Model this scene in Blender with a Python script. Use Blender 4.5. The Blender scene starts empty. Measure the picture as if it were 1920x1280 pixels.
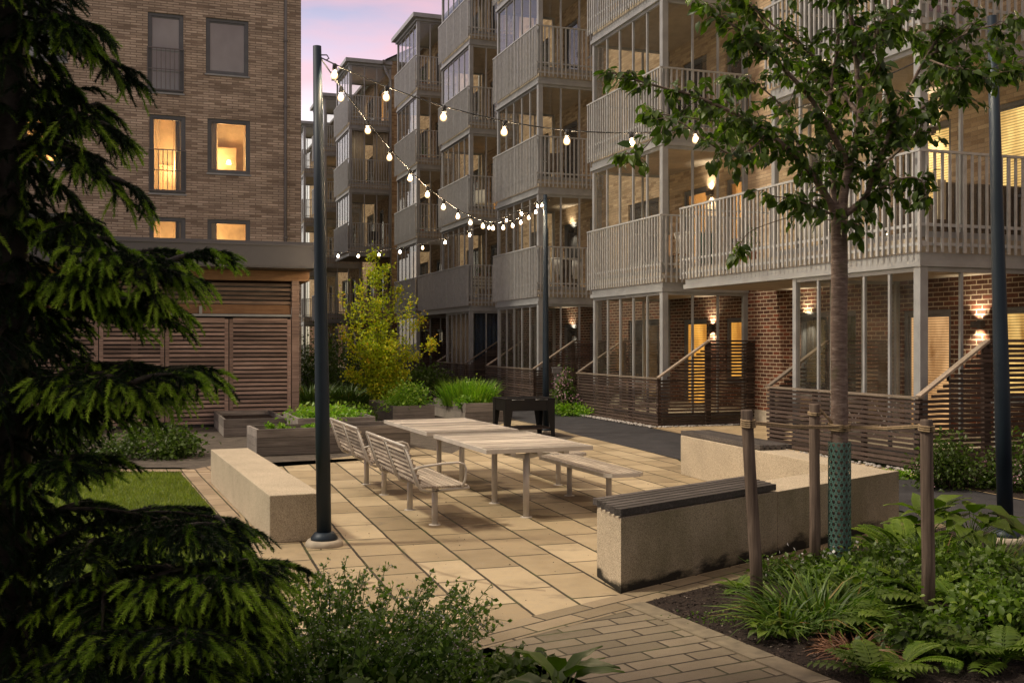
import bpy, math, random
import numpy as np
from mathutils import Vector, Matrix
R = math.radians
random.seed(7); rng = np.random.default_rng(11)
scene = bpy.context.scene
col = scene.collection
F = 1950.0; EYE = 1.85; HZ = 640.0; CX = 960.0

# ---------------------------------------------------------------- camera, sky, sun, exposure
cam_d = bpy.data.cameras.new('camera'); cam = bpy.data.objects.new('camera', cam_d); col.objects.link(cam)
cam.location = (0, 0, EYE); cam.rotation_euler = (R(90), 0, 0)
cam_d.sensor_width = 36; cam_d.lens = 36 * F / 1920; cam_d.clip_start = 0.05; cam_d.clip_end = 2000
scene.camera = cam
scene.view_settings.view_transform = 'Standard'; scene.view_settings.look = 'None'
scene.view_settings.exposure = 0.30; scene.view_settings.gamma = 1
scene.view_settings.use_curve_mapping = False
scene.cycles.use_denoising = True
scene.cycles.sample_clamp_indirect = 4
scene.cycles.max_bounces = 8; scene.cycles.transparent_max_bounces = 24; scene.cycles.diffuse_bounces = 3
SUN_AZ, SUN_EL = -100.0, 52.0      # degrees clockwise from +Y, above the horizon
SKY = 0.62

world = bpy.data.worlds.new('World'); scene.world = world; world.use_nodes = True
nt = world.node_tree; N = nt.nodes; Lk = nt.links; N.clear()
def wn(t, **k):
    n = N.new(t)
    for a, b in k.items(): setattr(n, a, b)
    return n
out = wn('ShaderNodeOutputWorld'); bg = wn('ShaderNodeBackground'); Lk.new(bg.outputs[0], out.inputs[0])
tc = wn('ShaderNodeTexCoord'); sep = wn('ShaderNodeSeparateXYZ'); Lk.new(tc.outputs['Generated'], sep.inputs[0])
ramp = wn('ShaderNodeValToRGB'); Lk.new(sep.outputs['Z'], ramp.inputs[0])
el = ramp.color_ramp.elements
el[0].position = 0.0; el[0].color = (.95, .80, .58, 1)
el[1].position = 1.0; el[1].color = (1.22, 1.19, 1.14, 1)
for p, c in ((0.10, (1.5, 1.4, 1.28)), (0.205, (1.6, 1.5, 1.56)), (0.26, (1.1, .97, 1.22)), (0.325, (.50, .57, .86)), (0.5, (1.0, .86, .74))):
    e = el.new(p); e.color = (*c, 1)
noi = wn('ShaderNodeTexNoise'); noi.inputs['Scale'].default_value = 3.2; noi.inputs['Detail'].default_value = 6
mp = wn('ShaderNodeMapping'); mp.inputs['Scale'].default_value = (1, 1, 4.0); mp.inputs['Location'].default_value = (.3, .1, .35)
Lk.new(tc.outputs['Generated'], mp.inputs[0]); Lk.new(mp.outputs[0], noi.inputs['Vector'])
cr = wn('ShaderNodeValToRGB'); cr.color_ramp.elements[0].position = .46; cr.color_ramp.elements[1].position = .66
Lk.new(noi.outputs[0], cr.inputs[0])
pk = wn('ShaderNodeValToRGB'); Lk.new(sep.outputs['Z'], pk.inputs[0])
pk.color_ramp.elements[0].position = .20; pk.color_ramp.elements[0].color = (0, 0, 0, 1)
pk.color_ramp.elements[1].position = .25; pk.color_ramp.elements[1].color = (1, 1, 1, 1)
mm = wn('ShaderNodeMath', operation='MULTIPLY'); Lk.new(cr.outputs[0], mm.inputs[0]); Lk.new(pk.outputs[0], mm.inputs[1])
mix = wn('ShaderNodeMix', data_type='RGBA'); Lk.new(mm.outputs[0], mix.inputs['Factor'])
Lk.new(ramp.outputs[0], mix.inputs[6]); mix.inputs[7].default_value = (1.45, .80, .86, 1)
# the afterglow: brightest towards the left, away from it the sky is dim
dot = wn('ShaderNodeVectorMath', operation='DOT_PRODUCT'); Lk.new(tc.outputs['Generated'], dot.inputs[0])
dot.inputs[1].default_value = (-.82, .57, 0)
mr = wn('ShaderNodeMapRange'); mr.interpolation_type = 'SMOOTHSTEP'
mr.inputs['From Min'].default_value = -.7; mr.inputs['From Max'].default_value = .62
mr.inputs['To Min'].default_value = .55; mr.inputs['To Max'].default_value = 1.0
Lk.new(dot.outputs['Value'], mr.inputs['Value'])
mul = wn('ShaderNodeVectorMath', operation='SCALE'); Lk.new(mix.outputs[2], mul.inputs[0]); Lk.new(mr.outputs[0], mul.inputs['Scale'])
Lk.new(mul.outputs[0], bg.inputs[0]); bg.inputs[1].default_value = SKY

sd = bpy.data.lights.new('sun', 'SUN'); sd.energy = 2.3; sd.angle = R(6); sd.color = (1.0, .88, .70)
so = bpy.data.objects.new('sun', sd); col.objects.link(so)
sdir = Vector((math.sin(R(SUN_AZ)) * math.cos(R(SUN_EL)), math.cos(R(SUN_AZ)) * math.cos(R(SUN_EL)), math.sin(R(SUN_EL))))
so.rotation_euler = sdir.to_track_quat('Z', 'Y').to_euler()

# ---------------------------------------------------------------- pixel helpers (photo pixels, 1920 wide)
def G(px, py, z=0.0):
    Y = F * (EYE - z) / (py - HZ); return ((px - CX) / F * Y, Y)
def at(px, py, Y):
    return Vector(((px - CX) / F * Y, Y, EYE + (HZ - py) / F * Y))

# ---------------------------------------------------------------- objects
def tag(o, label=None, cat=None, group=None, kind=None):
    if label: o['label'] = label
    if cat: o['category'] = cat
    if group: o['group'] = group
    if kind: o['kind'] = kind
    return o
def thing(name, label, cat, loc=(0, 0, 0), rz=0.0, group=None):
    o = bpy.data.objects.new(name, None); col.objects.link(o); o.empty_display_size = .2
    o.location = loc; o.rotation_euler = (0, 0, rz)
    return tag(o, label, cat, group)
def copy_tree(o, parent=None):
    c = o.copy(); col.objects.link(c)
    if parent: c.parent = parent
    for ch in list(o.children): copy_tree(ch, c)
    return c

class MB:
    def __init__(s): s.v = []; s.f = []; s.r = []; s.m = []; s.sm = []
    def _add(s, vs, fs, r=None, m=0, smooth=False):
        b = len(s.v); r = random.random() if r is None else r
        s.v += [tuple(p) for p in vs]; s.r += [r] * len(vs)
        for f in fs: s.f.append(tuple(b + i for i in f)); s.m.append(m); s.sm.append(smooth)
    def box(s, x0, x1, y0, y1, z0, z1, r=None, m=0):
        if x0 > x1: x0, x1 = x1, x0
        if y0 > y1: y0, y1 = y1, y0
        s._add([(x0,y0,z0),(x1,y0,z0),(x1,y1,z0),(x0,y1,z0),(x0,y0,z1),(x1,y0,z1),(x1,y1,z1),(x0,y1,z1)],
               [(0,3,2,1),(4,5,6,7),(0,1,5,4),(1,2,6,5),(2,3,7,6),(3,0,4,7)], r, m)
    def bar(s, a, b, w, h, up=(0, 0, 1), r=None, m=0):
        a = Vector(a); b = Vector(b); d = (b - a).normalized(); up = Vector(up)
        sx = d.cross(up)
        if sx.length < 1e-4: sx = d.cross(Vector((1, 0, 0)))
        sx.normalize(); uy = sx.cross(d).normalized(); sx = sx * w / 2; uy = uy * h / 2
        s._add([a-sx-uy, a+sx-uy, a+sx+uy, a-sx+uy, b-sx-uy, b+sx-uy, b+sx+uy, b-sx+uy],
               [(0,3,2,1),(4,5,6,7),(0,1,5,4),(1,2,6,5),(2,3,7,6),(3,0,4,7)], r, m)
    def prism(s, poly, z0, z1, r=None, m=0):
        n = len(poly)
        ar = sum(poly[i][0]*poly[(i+1)%n][1]-poly[(i+1)%n][0]*poly[i][1] for i in range(n))
        if ar < 0: poly = poly[::-1]
        vs = [(x, y, z0) for x, y in poly] + [(x, y, z1) for x, y in poly]
        s._add(vs, [tuple(range(n-1, -1, -1)), tuple(range(n, 2*n))] + [(i, (i+1)%n, n+(i+1)%n, n+i) for i in range(n)], r, m)
    def sheet(s, poly, z, r=0.5, m=0):
        n = len(poly)
        ar = sum(poly[i][0]*poly[(i+1)%n][1]-poly[(i+1)%n][0]*poly[i][1] for i in range(n))
        if ar < 0: poly = poly[::-1]
        s._add([(x, y, z) for x, y in poly], [tuple(range(n))], r, m)
    def quad(s, a, b, c, d, r=None, m=0): s._add([a, b, c, d], [(0, 1, 2, 3)], r, m)
    def tube(s, pts, rad, seg=8, r=None, m=0, cap=True):
        pts = [Vector(p) for p in pts]; n = len(pts)
        if not hasattr(rad, '__len__'): rad = [rad] * n
        vs = []; ref = None
        for i in range(n):
            d = (pts[min(i+1, n-1)] - pts[max(i-1, 0)])
            d = d.normalized() if d.length > 1e-9 else Vector((0, 0, 1))
            if ref is None:
                ref = Vector((1, 0, 0)) if abs(d.x) < .9 else Vector((0, 1, 0))
            a = d.cross(ref)
            if a.length < 1e-5: a = d.cross(Vector((0, 1, .1)))
            a.normalize(); b = d.cross(a).normalized(); ref = b.cross(d) * -1 if False else ref
            for k in range(seg):
                t = 2*math.pi*k/seg; vs.append(pts[i] + (a*math.cos(t) + b*math.sin(t))*rad[i])
        fs = [(i*seg+k, i*seg+(k+1)%seg, (i+1)*seg+(k+1)%seg, (i+1)*seg+k) for i in range(n-1) for k in range(seg)]
        s._add(vs, fs, r, m, True)
        if cap:
            b0 = len(s.v) - len(vs)
            s.f.append(tuple(b0+k for k in range(seg-1, -1, -1))); s.m.append(m); s.sm.append(False)
            s.f.append(tuple(b0+(n-1)*seg+k for k in range(seg))); s.m.append(m); s.sm.append(False)
    def lathe(s, c, prof, seg=16, r=None, m=0):
        cx, cy, cz = c; vs = []
        for rr, z in prof:
            for k in range(seg):
                t = 2*math.pi*k/seg; vs.append((cx+rr*math.cos(t), cy+rr*math.sin(t), cz+z))
        n = len(prof)
        fs = [(i*seg+k, i*seg+(k+1)%seg, (i+1)*seg+(k+1)%seg, (i+1)*seg+k) for i in range(n-1) for k in range(seg)]
        s._add(vs, fs, r, m, True)
        b0 = len(s.v) - len(vs)
        s.f.append(tuple(b0+k for k in range(seg-1, -1, -1))); s.m.append(m); s.sm.append(False)
        s.f.append(tuple(b0+(n-1)*seg+k for k in range(seg))); s.m.append(m); s.sm.append(False)
    def build(s, name, mats, parent=None, origin=(0, 0, 0), bevel=0, **tg):
        v = np.array(s.v, dtype=np.float32).reshape(-1, 3) - np.array(origin, dtype=np.float32)
        return finish(name, v, s.f, np.array(s.r, dtype=np.float32), mats, parent, origin, bevel, s.m, s.sm, **tg)

def finish(name, v, faces, rnd, mats, parent, origin, bevel=0, mi=None, sm=None, uv=True, **tg):
    me = bpy.data.meshes.new(name)
    me.from_pydata(v.tolist() if len(v) < 60000 else v, [], faces)
    at_ = me.attributes.new('rnd', 'FLOAT', 'POINT'); at_.data.foreach_set('value', rnd)
    if uv:
        n = len(me.loops); li = np.empty(n, np.int32); me.loops.foreach_get('vertex_index', li)
        nf = len(me.polygons); nor = np.empty(nf*3, np.float32); me.polygons.foreach_get('normal', nor); nor = nor.reshape(-1, 3)
        tot = np.empty(nf, np.int32); me.polygons.foreach_get('loop_total', tot)
        ln = np.repeat(nor, tot, axis=0); p = v[li]
        t = np.stack([-ln[:, 1], ln[:, 0]], 1); l = np.maximum(np.linalg.norm(t, axis=1), 1e-6); t = t / l[:, None]
        flat = np.abs(ln[:, 2]) > .7
        U = np.where(flat, p[:, 0], p[:, 0]*t[:, 0] + p[:, 1]*t[:, 1]); V = np.where(flat, p[:, 1], p[:, 2])
        ul = me.uv_layers.new(name='UVMap'); ul.data.foreach_set('uv', np.stack([U, V], 1).ravel().astype(np.float32))
    if not isinstance(mats, (list, tuple)): mats = [mats]
    for m in mats: me.materials.append(m)
    if mi is not None and len(mats) > 1: me.polygons.foreach_set('material_index', np.array(mi, np.int32))
    if sm is not None and any(sm): me.polygons.foreach_set('use_smooth', np.array(sm, bool))
    me.update()
    o = bpy.data.objects.new(name, me); col.objects.link(o)
    if parent: o.parent = parent
    else: o.location = origin
    if bevel:
        b = o.modifiers.new('bevel', 'BEVEL'); b.width = bevel; b.segments = 2; b.limit_method = 'ANGLE'
    tag(o, **tg)
    return o

# ---------------------------------------------------------------- materials
class NT:
    def __init__(s, name):
        s.mat = bpy.data.materials.new(name); s.mat.use_nodes = True; s.t = s.mat.node_tree
        s.t.nodes.clear(); s.o = s.n('ShaderNodeOutputMaterial'); s.p = s.n('ShaderNodeBsdfPrincipled'); s.l(s.p.outputs[0], s.o.inputs[0])
    def n(s, t, **k):
        x = s.t.nodes.new(t)
        for a, b in k.items(): setattr(x, a, b)
        return x
    def l(s, a, b): s.t.links.new(a, b)
    def uv(s, scale=(1, 1, 1), rot=0, loc=(0, 0, 0), obj=False):
        tc = s.n('ShaderNodeTexCoord'); m = s.n('ShaderNodeMapping')
        m.inputs['Scale'].default_value = scale; m.inputs['Rotation'].default_value = (0, 0, rot); m.inputs['Location'].default_value = loc
        s.l(tc.outputs['Object' if obj else 'UV'], m.inputs[0]); return m.outputs[0]
    def noise(s, vec, scale, detail=4, rough=.55):
        n = s.n('ShaderNodeTexNoise'); n.inputs['Scale'].default_value = scale; n.inputs['Detail'].default_value = detail
        n.inputs['Roughness'].default_value = rough
        if vec is not None: s.l(vec, n.inputs['Vector'])
        return n.outputs['Fac']
    def ramp(s, fac, stops):
        r = s.n('ShaderNodeValToRGB'); e = r.color_ramp.elements
        e[0].position = stops[0][0]; e[0].color = (*stops[0][1], 1); e[1].position = stops[-1][0]; e[1].color = (*stops[-1][1], 1)
        for p, c in stops[1:-1]: x = e.new(p); x.color = (*c, 1)
        s.l(fac, r.inputs[0]); return r.outputs[0]
    def mixc(s, fac, a, b, mode='MIX'):
        m = s.n('ShaderNodeMix', data_type='RGBA', blend_type=mode)
        for v, i in ((fac, 0), (a, 6), (b, 7)):
            if isinstance(v, (int, float)): m.inputs[i].default_value = v
            elif isinstance(v, tuple): m.inputs[i].default_value = (*v, 1)
            else: s.l(v, m.inputs[i])
        return m.outputs[2]
    def math(s, op, a, b=0.0):
        m = s.n('ShaderNodeMath', operation=op)
        for v, i in ((a, 0), (b, 1)):
            if isinstance(v, (int, float)): m.inputs[i].default_value = v
            else: s.l(v, m.inputs[i])
        return m.outputs[0]
    def attr(s, name='rnd'):
        a = s.n('ShaderNodeAttribute'); a.attribute_name = name; return a.outputs['Fac']
    def bump(s, h, strength=.5, dist=.01):
        b = s.n('ShaderNodeBump'); b.inputs['Strength'].default_value = strength; b.inputs['Distance'].default_value = dist
        s.l(h, b.inputs['Height']); s.l(b.outputs[0], s.p.inputs['Normal'])
    def base(s, c, rough=.7, metal=0, spec=.5):
        if isinstance(c, tuple): s.p.inputs['Base Color'].default_value = (*c, 1)
        else: s.l(c, s.p.inputs['Base Color'])
        if isinstance(rough, (int, float)): s.p.inputs['Roughness'].default_value = rough
        else: s.l(rough, s.p.inputs['Roughness'])
        s.p.inputs['Metallic'].default_value = metal; s.p.inputs['Specular IOR Level'].default_value = spec
        return s.mat

def m_paint(name, c, rough=.5, metal=0, var=.12, sc=3):
    t = NT(name); n = t.noise(t.uv(obj=True), sc, 6)
    a = tuple(x*(1-var*1.6) for x in c); b = tuple(x*(1+var) for x in c)
    cc = t.ramp(n, [(.3, a), (.7, b)]); r = t.ramp(n, [(.3, (rough-.1,)*3), (.7, (rough+.1,)*3)])
    t.base(cc, r, metal); return t.mat
def m_brick(name, c1, c2, c3, mort, w, h, ms, dirt=.35, bstr=.8):
    t = NT(name); vec = t.uv()
    dn = t.n('ShaderNodeTexNoise'); dn.inputs['Scale'].default_value = 14; t.l(vec, dn.inputs['Vector'])
    ad = t.n('ShaderNodeVectorMath', operation='MULTIPLY_ADD'); t.l(dn.outputs['Color'], ad.inputs[0])
    ad.inputs[1].default_value = (.01, .01, 0); t.l(vec, ad.inputs[2])
    def brick(c1, c2, mort):
        b = t.n('ShaderNodeTexBrick'); b.offset = .5
        for k, v in (('Color1', (*c1, 1)), ('Color2', (*c2, 1)), ('Mortar', (*mort, 1)), ('Scale', 1), ('Mortar Size', ms), ('Mortar Smooth', .25), ('Bias', 0), ('Brick Width', w), ('Row Height', h)):
            b.inputs[k].default_value = v
        t.l(ad.outputs[0], b.inputs['Vector']); return b
    b = brick((0, 0, 0), (1, 1, 1), (.5, .5, .5))
    rr = t.ramp(b.outputs['Color'], [(0, c1), (.3, c2), (.62, c2), (.8, c3), (1, c1)])
    cc = t.mixc(b.outputs['Fac'], rr, mort)
    n1 = t.noise(t.uv((1, 3, 1)), .9, 6); n2 = t.noise(vec, 40, 5)
    cc = t.mixc(dirt, cc, t.ramp(n1, [(.35, (.45,)*3), (.65, (1.15,)*3)]), 'MULTIPLY')
    cc = t.mixc(.5, cc, t.ramp(n2, [(.3, (.7,)*3), (.7, (1.2,)*3)]), 'MULTIPLY')
    t.base(cc, .9, 0, .2)
    hgt = t.math('SUBTRACT', t.math('MULTIPLY', n2, .35), b.outputs['Fac'])
    t.bump(hgt, bstr, .008); return t.mat
def m_wood(name, cols, rough=.75, along='x', grain=(1.5, 60, 60)):
    t = NT(name); rnd = t.attr()
    tc = t.n('ShaderNodeTexCoord'); off = t.n('ShaderNodeCombineXYZ'); t.l(t.math('MULTIPLY', rnd, 37.0), off.inputs[0]); t.l(t.math('MULTIPLY', rnd, 91.0), off.inputs[2])
    ad = t.n('ShaderNodeVectorMath', operation='ADD'); t.l(tc.outputs['Object'], ad.inputs[0]); t.l(off.outputs[0], ad.inputs[1])
    m = t.n('ShaderNodeMapping'); m.inputs['Scale'].default_value = grain if along == 'x' else (grain[1], grain[0], grain[2]) if along == 'y' else (grain[1], grain[2], grain[0])
    t.l(ad.outputs[0], m.inputs[0])
    g = t.noise(m.outputs[0], 1.0, 8, .65); big = t.noise(ad.outputs[0], 2.2, 4)
    c = t.ramp(g, [(.28, cols[0]), (.5, cols[1]), (.72, cols[2])])
    c = t.mixc(.75, c, t.ramp(rnd, [(0, (.42,)*3), (.5, (1,)*3), (1, (1.4,)*3)]), 'MULTIPLY')
    c = t.mixc(.6, c, t.ramp(big, [(.3, (.6,)*3), (.7, (1.2,)*3)]), 'MULTIPLY')
    t.base(c, rough, 0, .3); t.bump(g, .5, .003); return t.mat
def m_leaf(name, stops, trans=.35, rough=.45, spec=.4, tcol=(.9, 1.2, .35)):
    t = NT(name); rnd = t.attr(); c = t.ramp(rnd, stops)
    n = t.noise(t.uv(obj=True), 3.0, 3)
    c = t.mixc(.5, c, t.ramp(n, [(.35, (.6,)*3), (.65, (1.3,)*3)]), 'MULTIPLY')
    t.base(c, rough, 0, spec)
    if trans:
        tr = t.n('ShaderNodeBsdfTranslucent'); t.l(t.mixc(1.0, c, tcol, 'MULTIPLY'), tr.inputs[0])
        ms = t.n('ShaderNodeMixShader'); ms.inputs[0].default_value = trans
        t.l(t.p.outputs[0], ms.inputs[1]); t.l(tr.outputs[0], ms.inputs[2]); t.l(ms.outputs[0], t.o.inputs[0])
    return t.mat
def m_glass(name, tint=(.97, .97, .95), refl=1.0, dust=.018):
    t = NT(name); t.t.nodes.remove(t.p)
    tr = t.n('ShaderNodeBsdfTransparent'); tr.inputs[0].default_value = (*tint, 1)
    gl = t.n('ShaderNodeBsdfGlossy'); gl.inputs['Roughness'].default_value = .015; gl.inputs[0].default_value = (refl,)*3 + (1,)
    fr = t.n('ShaderNodeFresnel'); fr.inputs[0].default_value = 1.55
    n = t.noise(t.uv(obj=True), .6, 2); b = t.n('ShaderNodeBump'); b.inputs['Strength'].default_value = .15; b.inputs['Distance'].default_value = .02
    t.l(n, b.inputs['Height']); t.l(b.outputs[0], gl.inputs['Normal'])
    gm = t.n('ShaderNodeNewGeometry'); fac = t.math('MULTIPLY', fr.outputs[0], t.math('SUBTRACT', 1.0, gm.outputs['Backfacing']))
    ms = t.n('ShaderNodeMixShader'); t.l(fac, ms.inputs[0]); t.l(tr.outputs[0], ms.inputs[1]); t.l(gl.outputs[0], ms.inputs[2])
    df = t.n('ShaderNodeBsdfDiffuse'); df.inputs[0].default_value = (.5, .47, .4, 1)
    m2 = t.n('ShaderNodeMixShader'); t.l(t.ramp(t.noise(t.uv(obj=True), 5, 8), [(.35, (dust*.3,)*3), (.75, (dust*2,)*3)]), m2.inputs[0])
    t.l(ms.outputs[0], m2.inputs[1]); t.l(df.outputs[0], m2.inputs[2]); t.l(m2.outputs[0], t.o.inputs[0])
    return t.mat
def m_darkglass(name, c=(.03, .03, .03), rough=.06, flat=False):
    t = NT(name); n = t.noise(t.uv(obj=True), .7, 2)
    k = (.85, 1.12) if flat else (.5, 1.6)
    t.base(t.ramp(t.noise(t.uv((1, .6, 1) if flat else (6, .4, 1)), 1.2 if flat else 3, 3), [(.3, tuple(x*k[0] for x in c)), (.7, tuple(x*k[1] for x in c))]), rough, 0, .9)
    t.bump(n, .1, .02); return t.mat
def m_lit(name, c, s, mode='curtain'):
    t = NT(name); uvv = t.uv()
    if mode == 'blind':
        w = t.n('ShaderNodeTexWave'); w.bands_direction = 'Y'; w.inputs['Scale'].default_value = 7.0; w.inputs['Distortion'].default_value = .2; t.l(uvv, w.inputs[0])
        a = t.ramp(w.outputs['Fac'], [(.25, (.42,)*3), (.55, (1,)*3)])
        b = t.ramp(t.noise(t.uv((1.0, .35, 1)), 2.0, 3), [(.3, (.35, .25, .15)), (.6, (1.1, 1.1, 1.1))]); a = t.mixc(1.0, a, b, 'MULTIPLY')
    elif mode == 'room':
        a = t.ramp(t.noise(t.uv((1, 1, 1)), 2.6, 5), [(.3, (.32, .25, .16)), (.5, (.85, .8, .7)), (.7, (1.3, 1.4, 1.5))])
        b = t.ramp(t.noise(t.uv((9, .3, 1)), 1.3, 3), [(.35, (.6,)*3), (.6, (1.1,)*3)]); a = t.mixc(1.0, a, b, 'MULTIPLY')
    else:
        a = t.ramp(t.noise(t.uv((14, .5, 1)), 1.0, 4), [(.3, (.45, .38, .3)), (.65, (1.15, 1.2, 1.25))])
    cc = t.mixc(1.0, a, c, 'MULTIPLY')
    t.base((.25, .18, .1), .12, 0, .6); t.l(cc, t.p.inputs['Emission Color']); t.p.inputs['Emission Strength'].default_value = s
    return t.mat

M = {}
M['brick_tan'] = m_brick('tan_brick', (.30, .20, .115), (.52, .38, .235), (.66, .50, .32), (.36, .27, .18), .30, .075, .006)
M['brick_left'] = m_brick('long_tan_brick', (.29, .22, .165), (.56, .45, .345), (.70, .575, .45), (.27, .21, .16), .34, .072, .012, .45, 1.0)
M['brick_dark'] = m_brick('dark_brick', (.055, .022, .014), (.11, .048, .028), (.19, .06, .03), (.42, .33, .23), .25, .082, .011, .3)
M['grey'] = m_paint('grey_painted_metal', (.32, .33, .33), .45)
M['grey_dark'] = m_paint('dark_grey_metal', (.15, .14, .135), .5)
M['fascia'] = m_paint('roof_fascia_metal', (.095, .093, .098), .45, var=.08)
M['slab'] = m_paint('balcony_slab_concrete', (.42, .36, .27), .85, sc=6, var=.2)
M['ceiling'] = m_paint('balcony_ceiling_board', (.34, .28, .21), .8)
M['rail'] = m_paint('railing_metal', (.41, .415, .405), .42, sc=9)
M['frame_win'] = m_paint('window_frame_grey', (.115, .12, .125), .45)
M['glass'] = m_glass('clear_glazing')
M['darkglass'] = m_darkglass('dark_window_glass')
M['painted_skyglass'] = m_darkglass('window_glass_painted_sky', (.24, .265, .255), .04, True)  # pale base colour painted to stand in for reflected sky
M['lit_room'] = m_lit('lit_room', (1.0, .50, .13), 1.15, 'room')
M['lit_curtain'] = m_lit('lit_curtain', (1.0, .60, .22), 1.1)
M['lit_blind'] = m_lit('lit_blind', (1.0, .66, .22), 1.05, 'blind')
M['lit_tan'] = m_lit('lit_tan_blind', (.9, .50, .22), .7, 'blind')
M['lit_gold'] = m_lit('lit_gold_blind', (1.0, .46, .07), 1.0, 'blind')
M['lampbox'] = m_paint('wall_lamp_black', (.02, .02, .02), .4)
M['slat_dark'] = m_wood('weathered_dark_slats', ((.028, .019, .015), (.075, .052, .042), (.15, .108, .085)), .7)
M['slat_brown'] = m_wood('stained_brown_slats', ((.085, .058, .042), (.21, .145, .105), (.33, .235, .175)), .65)
M['slat_grey'] = m_wood('brown_grey_slats', ((.12, .08, .065), (.30, .21, .17), (.47, .35, .295)), .7)
M['orange_wood'] = m_wood('warm_timber_board', ((.17, .085, .04), (.29, .16, .08), (.37, .22, .12)), .6)
M['planter'] = m_wood('weathered_planter_boards', ((.085, .075, .065), (.215, .19, .165), (.36, .325, .28)), .8)
M['handrail'] = m_wood('pale_weathered_handrail', ((.16, .125, .09), (.30, .24, .18), (.42, .35, .27)), .7)
M['table_wood'] = m_wood('silvered_table_planks', ((.09, .075, .058), (.36, .31, .25), (.72, .66, .57)), .6, 'x', (1.3, 22, 22))
M['bench_wood'] = m_wood('silvered_bench_slats', ((.12, .095, .075), (.34, .285, .22), (.60, .52, .41)), .6, 'y', (2.2, 70, 30))
M['bench_dark'] = m_wood('dark_grey_bench_slats', ((.035, .03, .028), (.085, .075, .068), (.17, .15, .135)), .55)
M['post_wood'] = m_wood('grey_round_stake', ((.05, .035, .026), (.16, .115, .085), (.27, .2, .15)), .8, 'z', (2.2, 45, 45))
M['metal_light'] = m_paint('pale_powder_coat', (.50, .46, .40), .4)
M['pole'] = m_paint('blue_black_pole_paint', (.010, .021, .034), .5, .3, .2, 2)
M['black_steel'] = m_paint('black_grill_steel', (.012, .011, .011), .5, .4)
M['cable'] = m_paint('black_cable', (.012, .012, .012), .6)
M['rope'] = m_paint('hemp_rope', (.32, .23, .13), .9, sc=60, var=.3)
M['white_cloth'] = m_paint('white_cloth', (.7, .68, .66), .9)
M['green_cloth'] = m_paint('green_cloth', (.01, .10, .06), .9)
M['navy_cloth'] = m_paint('navy_curtain', (.006, .025, .06), .85)
M['cream_cloth'] = m_paint('cream_curtain', (.60, .52, .38), .85)
M['wicker'] = m_paint('brown_wicker', (.07, .045, .03), .7, sc=50, var=.4)
M['terracotta'] = m_paint('terracotta', (.35, .13, .05), .8)
M['white_paint'] = m_paint('white_paint', (.7, .67, .6), .5)
t = NT('bulb_glow'); t.base((1, .9, .7), .3); t.p.inputs['Emission Color'].default_value = (1.0, .74, .45, 1); t.p.inputs['Emission Strength'].default_value = 1300; M['bulb'] = t.mat
t = NT('bulb_glass'); e_ = t.n('ShaderNodeEmission'); e_.inputs[0].default_value = (1.0, .62, .28, 1); e_.inputs[1].default_value = 2.2; tr_ = t.n('ShaderNodeBsdfTransparent'); ms_ = t.n('ShaderNodeMixShader'); ms_.inputs[0].default_value = .38
t.l(tr_.outputs[0], ms_.inputs[1]); t.l(e_.outputs[0], ms_.inputs[2]); t.l(ms_.outputs[0], t.o.inputs[0]); M['bulb_glass'] = t.mat

def m_ground(name, stops, sc=8, rough=.9, bstr=.5, bd=.01, fine=90, extra=None):
    t = NT(name); v = t.uv(obj=True); n = t.noise(v, sc, 8, .6); f = t.noise(v, fine, 4, .7)
    c = t.ramp(n, stops); c = t.mixc(.7, c, t.ramp(f, [(.3, (.55,)*3), (.7, (1.4,)*3)]), 'MULTIPLY')
    t.base(c, rough, 0, .3); t.bump(t.math('ADD', f, t.math('MULTIPLY', n, .5)), bstr, bd); return t.mat
M['ground'] = m_ground('garden_ground', [(.3, (.03, .04, .015)), (.7, (.07, .09, .03))])
M['soil'] = m_ground('dark_soil', [(.3, (.022, .015, .011)), (.7, (.055, .037, .027))], 12, .95, 1.0, .03, 60)
M['asphalt'] = m_ground('asphalt', [(.3, (.028, .027, .028)), (.7, (.058, .056, .058))], 2.5, .85, .6, .006, 160)
M['gravel'] = m_ground('packed_gravel', [(.3, (.07, .058, .045)), (.7, (.15, .125, .098))], 5, .95, 1.0, .012, 110)
M['grassbase'] = m_ground('lawn_turf', [(.3, (.07, .11, .015)), (.7, (.12, .18, .03))], 4, .95, 1.0, .02, 120)
def m_concrete(name):
    t = NT(name); v = t.uv(obj=True); vo = t.n('ShaderNodeTexVoronoi'); vo.inputs['Scale'].default_value = 190; t.l(v, vo.inputs['Vector'])
    c = t.ramp(vo.outputs['Distance'], [(.1, (.72, .62, .45)), (.5, (.48, .405, .29)), (.9, (.25, .20, .14))])
    vr = t.n('ShaderNodeTexVoronoi'); vr.inputs['Scale'].default_value = 190; t.l(v, vr.inputs['Vector'])
    g = t.n('ShaderNodeRGBToBW'); t.l(vr.outputs['Color'], g.inputs[0])
    c = t.mixc(.5, c, t.ramp(g.outputs[0], [(.2, (.55,)*3), (.8, (1.35,)*3)]), 'MULTIPLY')
    c = t.mixc(.5, c, t.ramp(t.noise(v, 2.2, 7), [(.3, (.72,)*3), (.7, (1.15,)*3)]), 'MULTIPLY')
    # dark patchy band along the foot
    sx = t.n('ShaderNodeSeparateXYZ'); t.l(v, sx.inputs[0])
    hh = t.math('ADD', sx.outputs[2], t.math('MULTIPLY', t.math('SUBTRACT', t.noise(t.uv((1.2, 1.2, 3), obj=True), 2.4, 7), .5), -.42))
    return t, c, hh, vo
t, c, hh, vo = m_concrete('washed_concrete'); t.base(c, .85, 0, .3); t.bump(vo.outputs['Distance'], .6, -.003); M['concrete'] = t.mat
t, c, hh, vo = m_concrete('washed_concrete_algae_shade')
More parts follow.
